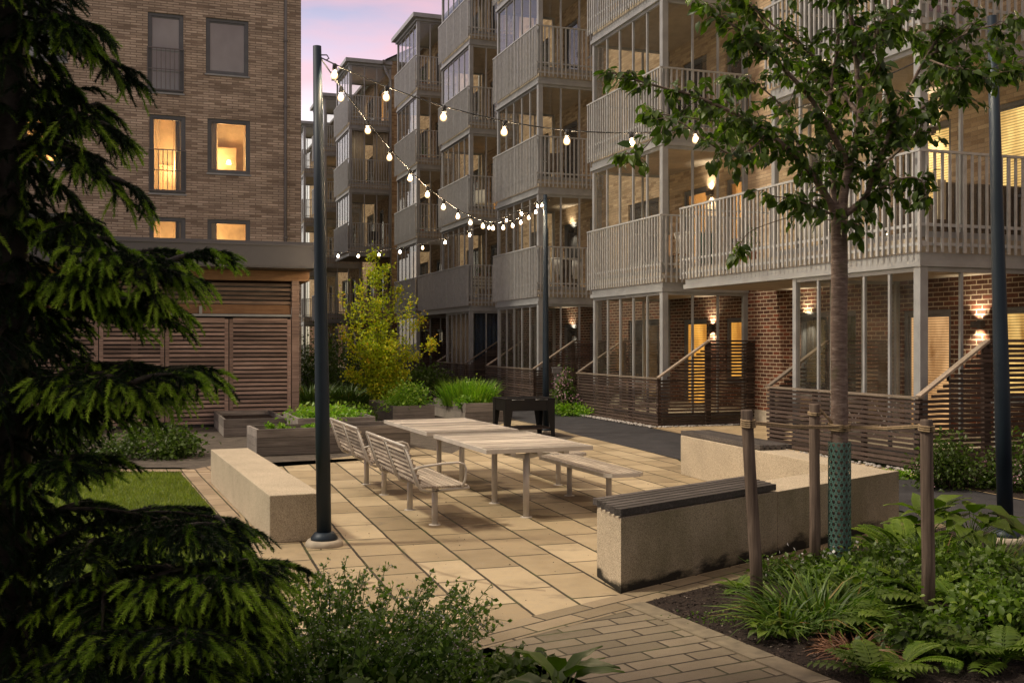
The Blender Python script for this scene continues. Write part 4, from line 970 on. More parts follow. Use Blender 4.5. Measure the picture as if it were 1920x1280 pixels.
# ================================================================ TABLES AND SEATS
def dirs(a): return Vector((-math.sin(R(a)), math.cos(R(a)))), Vector((math.cos(R(a)), math.sin(R(a))))
def leg(parent, x, y, z1, r=.034):
    mb = MB(); mb.tube([(x, y, 0), (x, y, z1)], r, 12); mb.lathe((x, y, 0), [(r+.03, 0), (r+.028, .006), (r, .008)], 14); return mb.build('leg', M['metal_light'], parent)
def w2l(p, org, a):
    dx, dy = p[0]-org[0], p[1]-org[1]; c, s = math.cos(R(a)), math.sin(R(a)); return (dx*c+dy*s, -dx*s+dy*c)
def table(org, a, U, V, legs, label):
    """org near-left corner; local x across (V), local y along (U)"""
    t = thing('picnic_table', label, 'table', (*org, 0), R(a), 'slatted tables on the plaza')
    zt = .74; mb = MB(); n = 10; g = .013
    pw = (U-.03)/n
    for i in range(n): mb.box(.018, V-.018, .015+i*pw+g/2, .015+(i+1)*pw-g/2, zt-.03, zt-random.uniform(0, .003), r=random.random())
    mb.build('tabletop', M['table_wood'], t)
    mb = MB(); f = .016
    mb.box(0, V, 0, f, zt-.042, zt+.003); mb.box(0, V, U-f, U, zt-.042, zt+.003); mb.box(0, f, f, U-f, zt-.042, zt+.0025); mb.box(V-f, V, f, U-f, zt-.042, zt+.0025)
    for x in (.3, V/2, V-.3): mb.box(x-.03, x+.03, f, U-f, zt-.07, zt-.032)
    mb.build('table_frame', M['metal_light'], t)
    for p in legs:
        x, y = w2l(p, org, a); o = leg(t, x, y, zt-.072)
        mb = MB(); mb._add([(x-.28, y-.02, zt-.07), (x+.28, y-.02, zt-.07), (x+.05, y-.02, zt-.12), (x-.05, y-.02, zt-.12), (x-.28, y+.02, zt-.07), (x+.28, y+.02, zt-.07), (x+.05, y+.02, zt-.12), (x-.05, y+.02, zt-.12)],
                           [(0, 1, 2, 3), (7, 6, 5, 4), (0, 3, 7, 4), (1, 5, 6, 2), (3, 2, 6, 7), (0, 4, 5, 1)]); mb.build('bracket', M['metal_light'], o)
    return t
table((-.262, 10.63), 20.6, 1.92, 1.20, [(.15, 10.96), (-.2, 11.9)], 'nearer slatted wooden table with pale metal legs in the middle of the plaza')
table((-1.04, 12.68), 21.0, 2.15, 1.20, [(-.63, 13.07), (-.98, 13.98)], 'farther slatted wooden table, partly hidden by the nearer table')
def back_bench(org, a, label):
    b = thing('park_bench', label, 'bench', (*org, 0), R(a), 'slatted benches with backrests')
    U = 1.72; mb = MB(); n = 8; W = .47
    for i in range(n): x = .0+W*(i+.5)/n; mb.box(x-W/n*.42, x+W/n*.42, .02, U-.02, .425-abs(i-4)*-.001, .447, r=random.random())
    mb.build('seat', M['bench_wood'], b)
    mb = MB(); n = 7
    for i in range(n):
        t = (i+.5)/n; z = .475+.34*t; x = -.015-.13*t; mb.bar((x, .02, z), (x, U-.02, z), .020, .34/n*.86, up=(.3, 0, 1), r=random.random())
    mb.build('backrest', M['bench_wood'], b)
    for yy in (.03, U*.5, U-.03):
        mb = MB(); mb.bar((-.04-.0, yy, .46), (-.17, yy, .835), .014, .04, up=(1, 0, 0))
        mb.tube([(-.165, yy, .835), (-.04, yy, .47), (-.01, yy, .42), (.05, yy, .395), (.2, yy, .40), (W-.02, yy, .415), (W+.01, yy, .425)], .016, 8)
        mb.build('end_frame', M['metal_light'], b)
    for yy in (.0,):
        mb = MB(); mb.tube([(-.09, yy, .62), (.0, yy, .645), (.2, yy, .665), (.36, yy, .67), (.42, yy, .65), (.44, yy, .6), (.43, yy, .5), (.40, yy, .43)], .012, 8); mb.build('armrest', M['metal_light'], b)
    mb = MB(); mb.tube([(-.168, .0, .842), (-.168, U, .842)], .014, 8); mb.build('top_rail', M['metal_light'], b)
    for y in (.43, 1.41): leg(b, .245, y, .40, .032)
    return b
back_bench((-.86, 10.02), 20.4, 'nearer slatted bench with a backrest, left of the tables')
back_bench((-.86-.765, 10.02+2.06), 20.4, 'farther slatted bench with a backrest, behind its twin')
def flat_bench(org, a, label):
    b = thing('backless_bench', label, 'bench', (*org, 0), R(a), 'slatted benches without backs')
    U = 1.95; W = .46; mb = MB(); n = 7
    for i in range(n):
        x = W*(i+.5)/n; e = .06 if i in (0, n-1) else .02; mb.box(x-W/n*.42, x+W/n*.42, e, U-e, .425, .447, r=random.random())
    mb.build('seat', M['bench_wood'], b)
    mb = MB(); pts = [(.07, 0), (W-.07, 0), (W, .07), (W, U-.07), (W-.07, U), (.07, U), (0, U-.07), (0, .07)]
    for i in range(8): p, q = pts[i], pts[(i+1) % 8]; mb.bar((*p, .425), (*q, .425), .014, .04)
    mb.build('seat_frame', M['metal_light'], b)
    for y in (.42, 1.5): leg(b, .23, y, .41, .032)
    return b
flat_bench((1.0, 11.0), 20.5, 'slatted backless bench right of the nearer table')
flat_bench((.53, 12.95), 20.5, 'slatted backless bench mostly hidden behind the nearer table')

# grill
g = thing('charcoal_grill', 'black steel charcoal grill with tapered legs beside the far pole', 'grill', (-.12, 19.8, 0), R(TH))
mb = MB(); t_ = .008
mb.box(0, 1, 0, t_, .52, .745); mb.box(0, 1, .75-t_, .75, .52, .745); mb.box(0, t_, t_, .75-t_, .52, .745); mb.box(1-t_, 1, t_, .75-t_, .52, .745); mb.box(t_, 1-t_, t_, .75-t_, .53, .545)
mb.build('fire_box', M['black_steel'], g)
mb = MB(); mb.box(-.012, 1.012, -.012, .06, .745, .757); mb.box(-.012, 1.012, .69, .762, .745, .757); mb.box(-.012, .06, .06, .69, .745, .757); mb.box(.94, 1.012, .06, .69, .745, .757)
for i in range(30): x = .07+i*.0296; mb.box(x, x+.008, .06, .69, .742, .75)
mb.build('grate', M['black_steel'], g)
mb = MB(); mb.tube([(.12, -.03, .735), (.12, -.045, .735), (.36, -.045, .735), (.36, -.03, .735)], .007, 6); mb.tube([(.6, -.03, .735), (.6, -.045, .735), (.84, -.045, .735), (.84, -.03, .735)], .007, 6); mb.build('handle', M['grey'], g)
for sx in (0, 1):
    for sy in (0, 1):
        x = .006 if sx == 0 else .994; y = .006 if sy == 0 else .744; dx = 1 if sx == 0 else -1; dy = 1 if sy == 0 else -1; mb = MB()
        for (ax, ay, bx_, by_) in ((dx, 0, 0, dy), (0, dy, dx, 0)):
            o = Vector((x-dx*.012, y-dy*.012)); w0, w1_ = .10, .20
            f = [(o.x, o.y, 0), (o.x+ax*w0*.7, o.y+ay*w0*.7, 0), (o.x+ax*w1_*.9, o.y+ay*w1_*.9, .745), (o.x, o.y, .745)]
            g2 = [(p[0]+bx_*.006, p[1]+by_*.006, p[2]) for p in f]
            mb._add(f+g2, [(0, 1, 2, 3), (7, 6, 5, 4), (0, 4, 5, 1), (1, 5, 6, 2), (2, 6, 7, 3), (3, 7, 4, 0)])
        mb.build('leg', M['black_steel'], g)
mb = MB(); mb.box(.02, .98, .02, .73, .16, .185); mb.build('shelf', M['slat_dark'], g)
# bollard
b = thing('bollard_light', 'grey bollard light with a square cap between the far pole and pink lilac', 'bollard', (1.23, 28.5, 0))
mb = MB(); mb.box(-.07, .07, -.07, .07, 0, .98); mb.build('post', M['grey_dark'], b); mb = MB(); mb.box(-.13, .13, -.13, .13, .98, 1.12); mb.box(-.15, .15, -.15, .15, 1.12, 1.14); mb.build('cap', M['grey_dark'], b, bevel=.01)

# ================================================================ PLANTER BOXES
def planter(org, a, U, V, h, label, nb=3, soil=.10):
    """org near-left; x across V, y along U"""
    p = thing('planter_box', label, 'planter', (*org, 0), R(a), 'weathered timber planter boxes')
    t = .045; bh = h/nb
    for i in range(nb): pass
    def side(x0, x1, y0, y1):
        mb = MB()
        for i in range(nb): mb.box(x0, x1, y0, y1, i*bh+.002, (i+1)*bh-.003, r=random.random())
        mb.build('side_boards', M['planter'], p)
    side(0, V, 0, t); side(0, V, U-t, U); side(0, t, t+.002, U-t-.002); side(V-t, V, t+.002, U-t-.002)
    for (x, y) in ((t, t), (V-t-.07, t), (t, U-t-.07), (V-t-.07, U-t-.07)):
        mb = MB(); mb.box(x+.001, x+.07, y+.001, y+.07, 0, h-.02); mb.build('corner_post', M['planter'], p)
    for (x, y) in ((-.004, -.004), (V-.07+.004, -.004)):
        pass
    mb = MB(); mb.box(t, V-t, t, U-t, .01, h-soil, r=.5); mb.build('soil', M['soil'], p)
    return p
planter((-4.12, 16.8), 24.0, .95, 2.60, .43, 'long timber planter with young greens between the concrete block and shed')
def to_w(org, a, x, y): c, s = math.cos(R(a)), math.sin(R(a)); return (org[0]+x*c-y*s, org[1]+x*s+y*c)
planter((-2.62, 22.9), 20.0, 2.5, .95, .43, 'timber planter with a leafy currant bush below the yellow-green tree', 2)
planter((-1.07, 23.9), 22.0, 2.4, 1.0, .43, 'timber planter full of tall bright grass left of the grill', 2)
planter((-3.95, 19.2), 20.0, 2.0, 1.45, .43, 'low timber planter of strawberry plants behind the long planter', 2)
planter((-5.6, 20.2), 20.0, 2.6, 1.2, .34, 'timber planter beside the shed corner behind the pole', 2)

# ================================================================ POLES AND STRING LIGHTS
def pole(x, y, zt, lean, r0, r1, label, cone=True):
    p = thing('light_pole', label, 'pole', (x, y, 0), 0, 'dark poles carrying the string lights')
    mb = MB(); mb.tube([(0, 0, 0), (lean[0]*.3, lean[1]*.3, zt*.3), (lean[0]*.65, lean[1]*.65, zt*.65), (*lean, zt)], [r0, r0*.95+r1*.05, (r0+r1)/2, r1], 20); mb.build('shaft', M['pole'], p)
    mb = MB(); mb.lathe((0, 0, 0), [(r0+.055, .055), (r0+.055, .075), (r0+.02, .12), (r0, .125)], 24); mb.build('collar', M['pole'], p)
    mb = MB(); mb.lathe((0, 0, 0), [(.17, -.02), (.168, .03), (.15, .055), (.02, .056)], 28); mb.build('footing', M['slab'], p)
    mb = MB(); a = Vector((*lean, zt-.08)); mb.tube([a+Vector((r1, 0, 0)), a+Vector((r1+.05, 0, 0)), a+Vector((r1+.07, 0, -.03)), a+Vector((r1+.04, 0, -.05))], .006, 6); mb.build('hook', M['black_steel'], p)
    return p
pole(-1.706, 9.45, 4.53, (-.065, 0), .067, .038, 'dark blue pole standing in front of the pale concrete block')
pole(.69, 21.0, 4.81, (-.02, 0), .068, .04, 'dark blue pole behind the black grill')
pole(4.56, 9.6, 4.85, (-.13, 0), .07, .042, 'dark pole at the right, among the shaded bed plants')
def strings(p0, p1, sag, ts, label, gapz=.075):
    p0 = Vector(p0); p1 = Vector(p1); r = thing('string_lights', label, 'string lights', tuple(p0))
    def P(t): return p0.lerp(p1, t)-Vector((0, 0, sag*4*t*(1-t)))-p0
    mb = MB(); mb.tube([P(i/60) for i in range(61)], .0065, 5); mb.build('cable', M['cable'], r)
    b0 = s0 = f0 = None
    for t in ts:
        c = P(t); tilt = random.uniform(-.12, .12)
        if b0 is None:
            mb = MB(); mb.lathe((0, 0, 0), [(.008, .01), (.02, 0), (.022, -.045), (.017, -.055)], 12); s0 = mb.build('lamp_holder', M['cable'], r)
            mb = MB(); mb.lathe((0, 0, 0), [(.012, -.055), (.014, -.062), (.027, -.078), (.033, -.097), (.031, -.114), (.019, -.130), (.003, -.135)], 16); b0 = mb.build('bulb', M['bulb_glass'], s0)
            mb = MB(); mb.lathe((0, 0, 0), [(.004, -.068), (.014, -.078), (.018, -.094), (.014, -.110), (.003, -.117)], 12); f0 = mb.build('filament', M['bulb'], s0); s = s0
        else:
            s = s0.copy(); col.objects.link(s); s.parent = r
            for q0 in (b0, f0): b = q0.copy(); col.objects.link(b); b.parent = s
        s.location = c; s.rotation_euler = (tilt, tilt*.7, 0)
P1 = (-1.745, 9.45, 4.43); P2 = (.66, 21.0, 4.75); P3 = (4.38, 9.6, 4.78)
strings(P1, P3, .84, [.022, .098, .184, .274, .367, .463, .56, .656, .752, .848, .944], 'string of glowing bulbs crossing high to the pole at the right')
strings(P1, P2, .93, [.045+.062*i for i in range(16)], 'string of glowing bulbs running away from the near pole to the far pole')
strings(P2, (-4.46, 22.6, 3.84), .40, [.03, .09, .15, .22, .30, .40, .495, .59, .68, .77, .86], 'string of glowing bulbs from the far pole to the shed roof')

# ================================================================ TREES
def bez(pts, n=10):
    pts = [Vector(p) for p in pts]; o = []
    m = len(pts)
    for i in range(m-1):
        p0 = pts[max(i-1, 0)]; p1 = pts[i]; p2 = pts[i+1]; p3 = pts[min(i+2, m-1)]
        for k in range(n):
            t = k/n; o.append(.5*((2*p1)+(p2-p0)*t+(2*p0-5*p1+4*p2-p3)*t*t+(3*p1-p0-3*p2+p3)*t**3))
    o.append(pts[-1]); return o
# ---- spruce in the left foreground
sp = Vector((-2.42, 5.0, 0))
sr = thing('spruce_tree', 'large dark spruce with bright green shoots filling the left foreground', 'spruce tree', tuple(sp))
mb = MB(); mb.tube([(0, 0, 0), (.02, 0, 1.5), (0, .02, 3.5), (.02, 0, 6.4)], [.10, .085, .06, .02], 12); mb.build('trunk', M['bark_spruce'], sr)
SH = []            # shoots: start, dir, length, tone
wood = MB()
def spruce_branch(p0, p1, sag, w, bright=1.0, dens=1.0, sub=0):
    p0 = Vector(p0); p1 = Vector(p1)
    for q in range(sub):
        t = .35+.5*q/max(1, sub-1) if sub > 1 else .55
        t += random.uniform(-.06, .06); b = p0.lerp(p1, t)-Vector((0, 0, sag*4*t*(1-t))); d = (p1-p0); l = d.length*random.uniform(.26, .42)*(1.15-.5*t); d.normalize(); sd = Vector((d.y, -d.x, 0)).normalized()*(1 if q % 2 else -1)
        spruce_branch(b, b+(d*.72+sd*random.uniform(.45, .9)+Vector((0, 0, random.uniform(-.45, .08)))).normalized()*l, -.03, w*.8, bright, dens)
    ax = [Vector(p) for p in curve(p0, p1, sag, 12)]
    wood.tube(ax, [.016-.0012*i for i in range(12)], 5)
    for q in range(11):
        v = ax[q+1]-ax[q]; SH.append((ax[q], v.normalized(), v.length, random.uniform(.1, .4)))
        if q > 4: SH.append((ax[q].lerp(ax[q+1], .5), (v.normalized()+Vector((random.uniform(-.4, .4), random.uniform(-.4, .4), .1))).normalized(), .09, random.uniform(.3, .8)))
    L = (Vector(p1)-Vector(p0)).length; n = int(L/.042*dens)
    for i in range(n):
        t = .12+.88*(i+.5)/n; f = t*11; j = min(int(f), 10); p = ax[j].lerp(ax[j+1], f-j); d = (ax[j+1]-ax[j]).normalized()
        side = 1 if i % 2 else -1; sd = d.cross(Vector((0, 0, 1))).normalized()*side
        tl = w*(1.05-t)**.75*random.uniform(.65, 1.15)+.07
        td = (d*random.uniform(.55, .95)+sd*random.uniform(.5, .9)+Vector((0, 0, random.uniform(-.28, .22)))).normalized()
        tp = [p + td*tl*s + Vector((0, 0, -tl*.18*s*s)) for s in (0, .33, .66, 1)]
        wood.tube(tp, [.004, .003, .0025, .0015], 3, cap=False)
        for q in range(3):
            v = tp[q+1]-tp[q]; SH.append((tp[q], v.normalized(), v.length, random.uniform(.15, .45)))
        m = max(2, int(tl/.036))
        for k in range(m):
            s = (k+.5)/m; q = int(min(s*3, 2.99)); pp = tp[q].lerp(tp[q+1], s*3-q); dd = (tp[q+1]-tp[q]).normalized()
            s2 = dd.cross(Vector((0, 0, 1))).normalized()*(1 if k % 2 else -1)
            hang = random.uniform(.25, .85)
            new = random.random() < (.12+.8*t*s)*bright
            SH.append((pp, (dd*.75+s2*random.uniform(.4, .8)+Vector((random.uniform(-.15, .15), random.uniform(-.15, .15), .15-hang*.75))).normalized(), random.uniform(.075, .115) if new else random.uniform(.06, .09), random.uniform(.6, 1.0) if new else random.uniform(0, .45)))
        SH.append((tp[-1]-td*.02, (td*.9+Vector((0, 0, -random.uniform(.05, .75)))).normalized(), random.uniform(.07, .11), random.uniform(.6, 1)*bright if random.random() < bright else random.uniform(.2, .5)))
    SH.append((ax[-1]-Vector((0, 0, 0)), (ax[-1]-ax[-2]).normalized()+Vector((0, 0, -.3)), .12, .9*bright))
def T(z, s=0): return Vector((random.uniform(-.03, .03), random.uniform(-.03, .03), z))
def tip(px, py, Y): return at(px, py, Y)-sp
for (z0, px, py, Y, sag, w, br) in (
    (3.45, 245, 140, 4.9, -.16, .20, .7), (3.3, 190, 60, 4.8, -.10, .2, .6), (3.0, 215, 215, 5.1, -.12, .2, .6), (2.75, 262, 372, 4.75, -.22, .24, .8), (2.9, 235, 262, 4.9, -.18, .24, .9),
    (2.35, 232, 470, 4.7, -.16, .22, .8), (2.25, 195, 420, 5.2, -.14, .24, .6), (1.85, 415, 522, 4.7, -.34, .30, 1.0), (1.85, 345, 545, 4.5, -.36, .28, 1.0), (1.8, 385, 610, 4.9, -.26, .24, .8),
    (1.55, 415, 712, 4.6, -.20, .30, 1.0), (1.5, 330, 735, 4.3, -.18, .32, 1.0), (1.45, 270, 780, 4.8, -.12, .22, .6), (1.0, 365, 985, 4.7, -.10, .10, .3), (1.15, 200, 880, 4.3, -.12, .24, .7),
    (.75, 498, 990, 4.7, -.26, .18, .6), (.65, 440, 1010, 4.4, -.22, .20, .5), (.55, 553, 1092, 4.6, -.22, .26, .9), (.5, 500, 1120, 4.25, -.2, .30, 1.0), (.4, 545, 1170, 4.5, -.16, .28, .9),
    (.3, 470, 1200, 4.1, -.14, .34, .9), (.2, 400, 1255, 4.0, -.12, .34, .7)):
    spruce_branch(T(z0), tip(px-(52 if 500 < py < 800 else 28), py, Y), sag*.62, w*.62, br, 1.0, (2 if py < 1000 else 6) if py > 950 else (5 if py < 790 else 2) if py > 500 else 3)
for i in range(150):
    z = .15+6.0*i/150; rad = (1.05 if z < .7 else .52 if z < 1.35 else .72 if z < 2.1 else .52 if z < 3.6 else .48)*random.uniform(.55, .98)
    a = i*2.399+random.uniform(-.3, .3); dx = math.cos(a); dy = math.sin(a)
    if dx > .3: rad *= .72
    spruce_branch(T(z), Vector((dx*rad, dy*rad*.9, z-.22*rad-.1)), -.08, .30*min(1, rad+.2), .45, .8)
for i in range(26):    # neighbouring boughs at the very edge of the frame
    z = .3+4.6*i/26; a = random.uniform(2.4, 3.9)
    spruce_branch(T(z), Vector((math.cos(a)*.8, math.sin(a)*.8, z-.2)), -.05, .3, .3, .7)
wood.build('branches', M['bark_spruce'], sr)
S0 = np.array([s[0][:] for s in SH]); SD = np.array([s[1][:] for s in SH]); SD /= np.linalg.norm(SD, axis=1, keepdims=True); SL = np.array([s[2] for s in SH]); ST = np.array([s[3] for s in SH])
ndl = 72; ns = len(SH)
tt = np.tile(np.linspace(.02, 1, ndl), ns); idx = np.repeat(np.arange(ns), ndl)
pos = S0[idx] + SD[idx]*(SL[idx]*tt)[:, None]; pos[:, 2] -= .30*SL[idx]*tt*tt
ph = np.tile(np.arange(ndl)*2.399, ns)+rng.uniform(0, 6, ns)[idx]
a1 = np.cross(SD, np.tile([.2, .3, 1.], (ns, 1))); a1 /= np.linalg.norm(a1, axis=1, keepdims=True); a2 = np.cross(SD, a1)
rad = a1[idx]*np.cos(ph)[:, None]+a2[idx]*np.sin(ph)[:, None]
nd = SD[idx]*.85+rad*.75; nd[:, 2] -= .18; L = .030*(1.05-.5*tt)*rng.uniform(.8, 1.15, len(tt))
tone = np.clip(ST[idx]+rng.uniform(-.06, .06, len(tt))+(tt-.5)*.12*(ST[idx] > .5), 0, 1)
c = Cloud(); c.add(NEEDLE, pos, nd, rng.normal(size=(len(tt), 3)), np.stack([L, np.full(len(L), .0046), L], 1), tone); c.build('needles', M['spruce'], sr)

# ---- cherry tree on the right, tied to three stakes
cb = Vector(((1574-CX)/F*8.2, 8.2, 0))
ct = thing('cherry_tree', 'cherry tree with drooping leaves and ringed bark, tied to three stakes', 'tree', tuple(cb))
def cp(px, py, dy=0): return at(px, py, 8.2+dy)-cb
mb = MB(); tr = bez([Vector((0, 0, -.02)), cp(1574, 950), cp(1574, 800), cp(1573, 640), cp(1574, 500), cp(1573, 420), cp(1572, 385)], 6)
n = len(tr); mb.tube(tr, [.070-.010*(i/n) + (.010 if i < 2 else 0) for i in range(n-5)]+[.058, .062, .067, .066, .05], 18); mb.build('trunk', M['bark_cherry'], ct)
limbs = [
 ([(1566, 400), (1535, 345, -.1), (1500, 300, -.2), (1440, 250, -.3), (1370, 210, -.35), (1300, 180, -.4), (1225, 160, -.4), (1140, 135, -.45)], .034, .005, 1.0),
 ([(1576, 400), (1592, 310, .05), (1612, 220, .1), (1606, 120, .05), (1592, 0), (1580, -150)], .042, .013, 1.0),
 ([(1585, 402), (1622, 370, 0), (1640, 320, -.1), (1680, 220, -.2), (1735, 110, -.3), (1800, 10, -.4)], .030, .008, 1.0),
 ([(1565, 395), (1558, 300, .2), (1556, 180, .3), (1572, 60, .35), (1545, -80, .4)], .028, .009, .9),
 ([(1500, 300, -.2), (1440, 262, 0), (1380, 235, .1), (1300, 222, .2), (1215, 212, .2)], .018, .004, 1.0),
 ([(1592, 310, .05), (1530, 200, -.2), (1460, 120, -.4), (1390, 60, -.5), (1320, 10, -.5)], .028, .006, 1.0),
 ([(1640, 320, -.1), (1710, 220, .2), (1800, 160, .3), (1905, 130, .3)], .022, .004, 1.0),
 ([(1606, 120, .05), (1660, 40, .4), (1740, -40, .5), (1830, -90, .5)], .026, .006, 1.0),
 ([(1612, 220, .1), (1540, 120, .5), (1440, 40, .6), (1350, -40, .6)], .022, .005, .9),
 ([(1440, 250, -.3), (1390, 290, -.5), (1340, 275, -.6), (1260, 225, -.6), (1205, 280, -.6), (1165, 290, -.6)], .010, .003, .75),
 ([(1566, 405), (1520, 385, -.25), (1480, 372, -.3), (1440, 368, -.35)], .012, .003, .9),
 ([(1566, 415), (1500, 405, .2), (1440, 420, .3), (1400, 440, .3), (1380, 478, .3)], .005, .003, .0),
 ([(1622, 370), (1690, 335, -.3), (1728, 340, -.35), (1738, 378, -.35)], .012, .003, 1.0),
 ([(1580, 440), (1596, 415, -.2), (1610, 430, -.2)], .004, .002, .8),
 ([(1640, 320, -.1), (1700, 270, -.4), (1745, 215, -.5), (1795, 180, -.5)], .012, .003, .7),
 ([(1500, 300, -.2), (1480, 220, .3), (1420, 160, .4), (1360, 150, .4)], .014, .003, .8),
 ([(1556, 180, .3), (1480, 100, .7), (1400, 10, .8), (1330, -60, .8)], .02, .004, .9), ([(1606, 120, .05), (1690, 60, .7), (1780, 110, .8), (1880, 90, .8)], .02, .004, 1.1), ([(1735, 110, -.3), (1790, 130, -.7), (1850, 150, -.7)], .01, .003, 1.2),
 ([(1592, 0), (1480, -40, .3), (1390, -60, .3)], .02, .005, 1.5), ([(1592, 0), (1690, -60, -.3), (1800, -80, -.4), (1900, -60, -.4)], .02, .005, 1.5),
 ([(1735, 110, -.3), (1820, 60, -.5), (1910, 40, -.6)], .012, .004, 1), ([(1680, 220, -.2), (1650, 130, -.6), (1640, 50, -.8)], .016, .004, 1)]
br = MB(); LP = []; LA = []; LS = []; LR = []
def leafy(p, d, n, spread=.05, rbase=.0):
    for _ in range(n):
        LP.append((p+Vector((random.gauss(0, spread*.3), random.gauss(0, spread*.3), random.gauss(0, spread*.25))))[:]); v = d*.45+Vector((random.gauss(0, .45), random.gauss(0, .45), -random.uniform(.15, 1.0))); LA.append(v[:]); LS.append(random.uniform(.055, .115)); LR.append(min(1, max(0, random.gauss(.45+rbase, .22))))
for pts, r0, r1, dn in limbs:
    P = bez([cp(*q) for q in pts], 7); n = len(P); br.tube(P, [r0+(r1-r0)*(i/(n-1))**.8 for i in range(n)], 8)
    L = sum((P[i+1]-P[i]).length for i in range(n-1)); m = int(L/.036*dn)
    for i in range(m):
        t = random.uniform(.12 if r0 > .02 else .05, 1); f = t*(n-1); j = min(int(f), n-2); p = P[j].lerp(P[j+1], f-j); d = (P[j+1]-P[j]).normalized()
        rd = Vector((random.gauss(0, 1), random.gauss(0, 1), random.gauss(.1, .8))).normalized(); td = (d*.6+rd).normalized(); tl = random.uniform(.06, .30)*(1.15-.55*t if r0 > .02 else .7)
        q = [p, p+td*tl*.5+Vector((0, 0, .01)), p+td*tl+Vector((0, 0, -.03*tl/.3))]; br.tube(q, [.004, .003, .002], 4, cap=False)
        k = int(tl/.036)+2
        for s in range(k): leafy(p.lerp(q[2], (s+.6)/k), td, 1 if s < k-1 else 3, .05, .16*(t > .7 and pts[-1][0] < 1460))
    leafy(P[-1], (P[-1]-P[-2]).normalized(), 6, .08, .15)
    if dn == 0:
        for i in range(22): leafy(P[-1].lerp(P[-6], random.random()), Vector((random.gauss(0, .5), 0, -.3)), 1, .1, .25)
br.build('branches', M['bark_cherry'], ct)
c = Cloud(); LA_ = np.array(LA); nn = len(LP); c.add(LEAF, np.array(LP), LA_, rng.normal(size=(nn, 3))*.5+np.array([0, -.2, 1.0]), np.array(LS), np.array(LR)); c.build('leaves', M['cherry'], ct)
print('cherry leaves', nn, 'spruce shoots', ns)
# perforated guard round the stem
g = thing('trunk_guard', 'green perforated plastic guard wrapped round the cherry stem', 'trunk guard', (cb.x, cb.y, 0))
rg = .088; nu, nv = 13, 24; hh = 1.06/nv; vs = []; fs = []; mb = MB()
for j in range(nv):
    for i in range(nu):
        o = .5*(j % 2); a0 = 2*math.pi*(i+o)/nu; a1_ = 2*math.pi*(i+1+o)/nu; am = (a0+a1_)/2; zc = (j+.5)*hh; K = 12; ring = []; outr = []
        for k in range(K):
            th = 2*math.pi*k/K; du = math.cos(th); dv = math.sin(th); mx = max(abs(du), abs(dv))
            outr.append((am+du/mx*(a1_-a0)/2, zc+dv/mx*hh/2)); ring.append((am+du*(a1_-a0)*.33, zc+dv*hh*.36))
        b = [(rg*math.cos(a), rg*math.sin(a), z) for a, z in outr+ring]
        mb._add(b, [(k, (k+1) % K, K+(k+1) % K, K+k) for k in range(K)], .5)
o = mb.build('mesh_sleeve', M['guard'], g); s_ = o.modifiers.new('thickness', 'SOLIDIFY'); s_.thickness = .004
# stakes
def stake(px0, y0, px1, y1, Yb, r, label):
    X, Y = (px1-CX)/F*Yb, Yb; top = at(px0, y0, Yb); p = thing('tree_stake', label, 'stake', (X, Y, 0), 0, 'round wooden stakes round the cherry tree')
    t = top-Vector((X, Y, 0)); mb = MB(); mb.tube([Vector((0, 0, -.05)), t*.3+Vector((.006, 0, 0)), t*.7, t-Vector((0, 0, .01)), t], [r*1.05, r, r*.97, r*.95, r*.86], 16); mb.build('post', M['post_wood'], p); return top
s1 = stake(1400, 768, 1421, 1153, 7.03, .042, 'leaning wooden stake left of the cherry, in front of the slatted seat')
s2 = stake(1527, 757, 1527, 1080, 8.2, .042, 'wooden stake just left of the cherry stem')
s3 = stake(1737, 786, 1740, 1170, 6.8, .042, 'wooden stake right of the cherry stem, in the leafy bed')
rp = thing('rope_tie', 'hemp rope tying the cherry stem to its three stakes', 'rope', tuple(cb+Vector((0, 0, 1.2))))
mb = MB(); o = cb+Vector((0, 0, 1.2)); zr = at(1574, 800, 8.2).z
a = at(1403, 793, 7.03); bq = at(1737, 800, 6.8); m1 = cb+Vector((-.06, -.1, zr)); m2 = cb+Vector((.06, -.1, zr))
for dz in (0, .012): mb.tube([q-o+Vector((0, 0, dz)) for q in (a, a.lerp(m1, .5)-Vector((0, 0, .015)), m1, m2, m2.lerp(bq, .5)-Vector((0, 0, .012)), bq)], .007, 6)
for (cc, rr, z0_, n_) in ((Vector((a.x, 7.03, 0)), .047, a.z, 4), (Vector((bq.x, 6.8, 0)), .047, bq.z, 3), (cb, .082, zr, 4), (Vector((s2.x, 8.2, 0)), .047, zr+.12, 2)):
    for q in range(n_):
        z = z0_-.02+q*.014; mb.tube([cc+Vector((rr*math.cos(t), rr*math.sin(t), z+.006*math.sin(t)))-o for t in np.linspace(0, 2*math.pi, 17)], .007, 6, cap=False)
mb.tube([Vector((s2.x+.04, 8.2, zr+.14))-o, cb+Vector((-.05, -.02, zr+.02))-o], .011, 6)
mb.build('rope', M['rope'], rp)

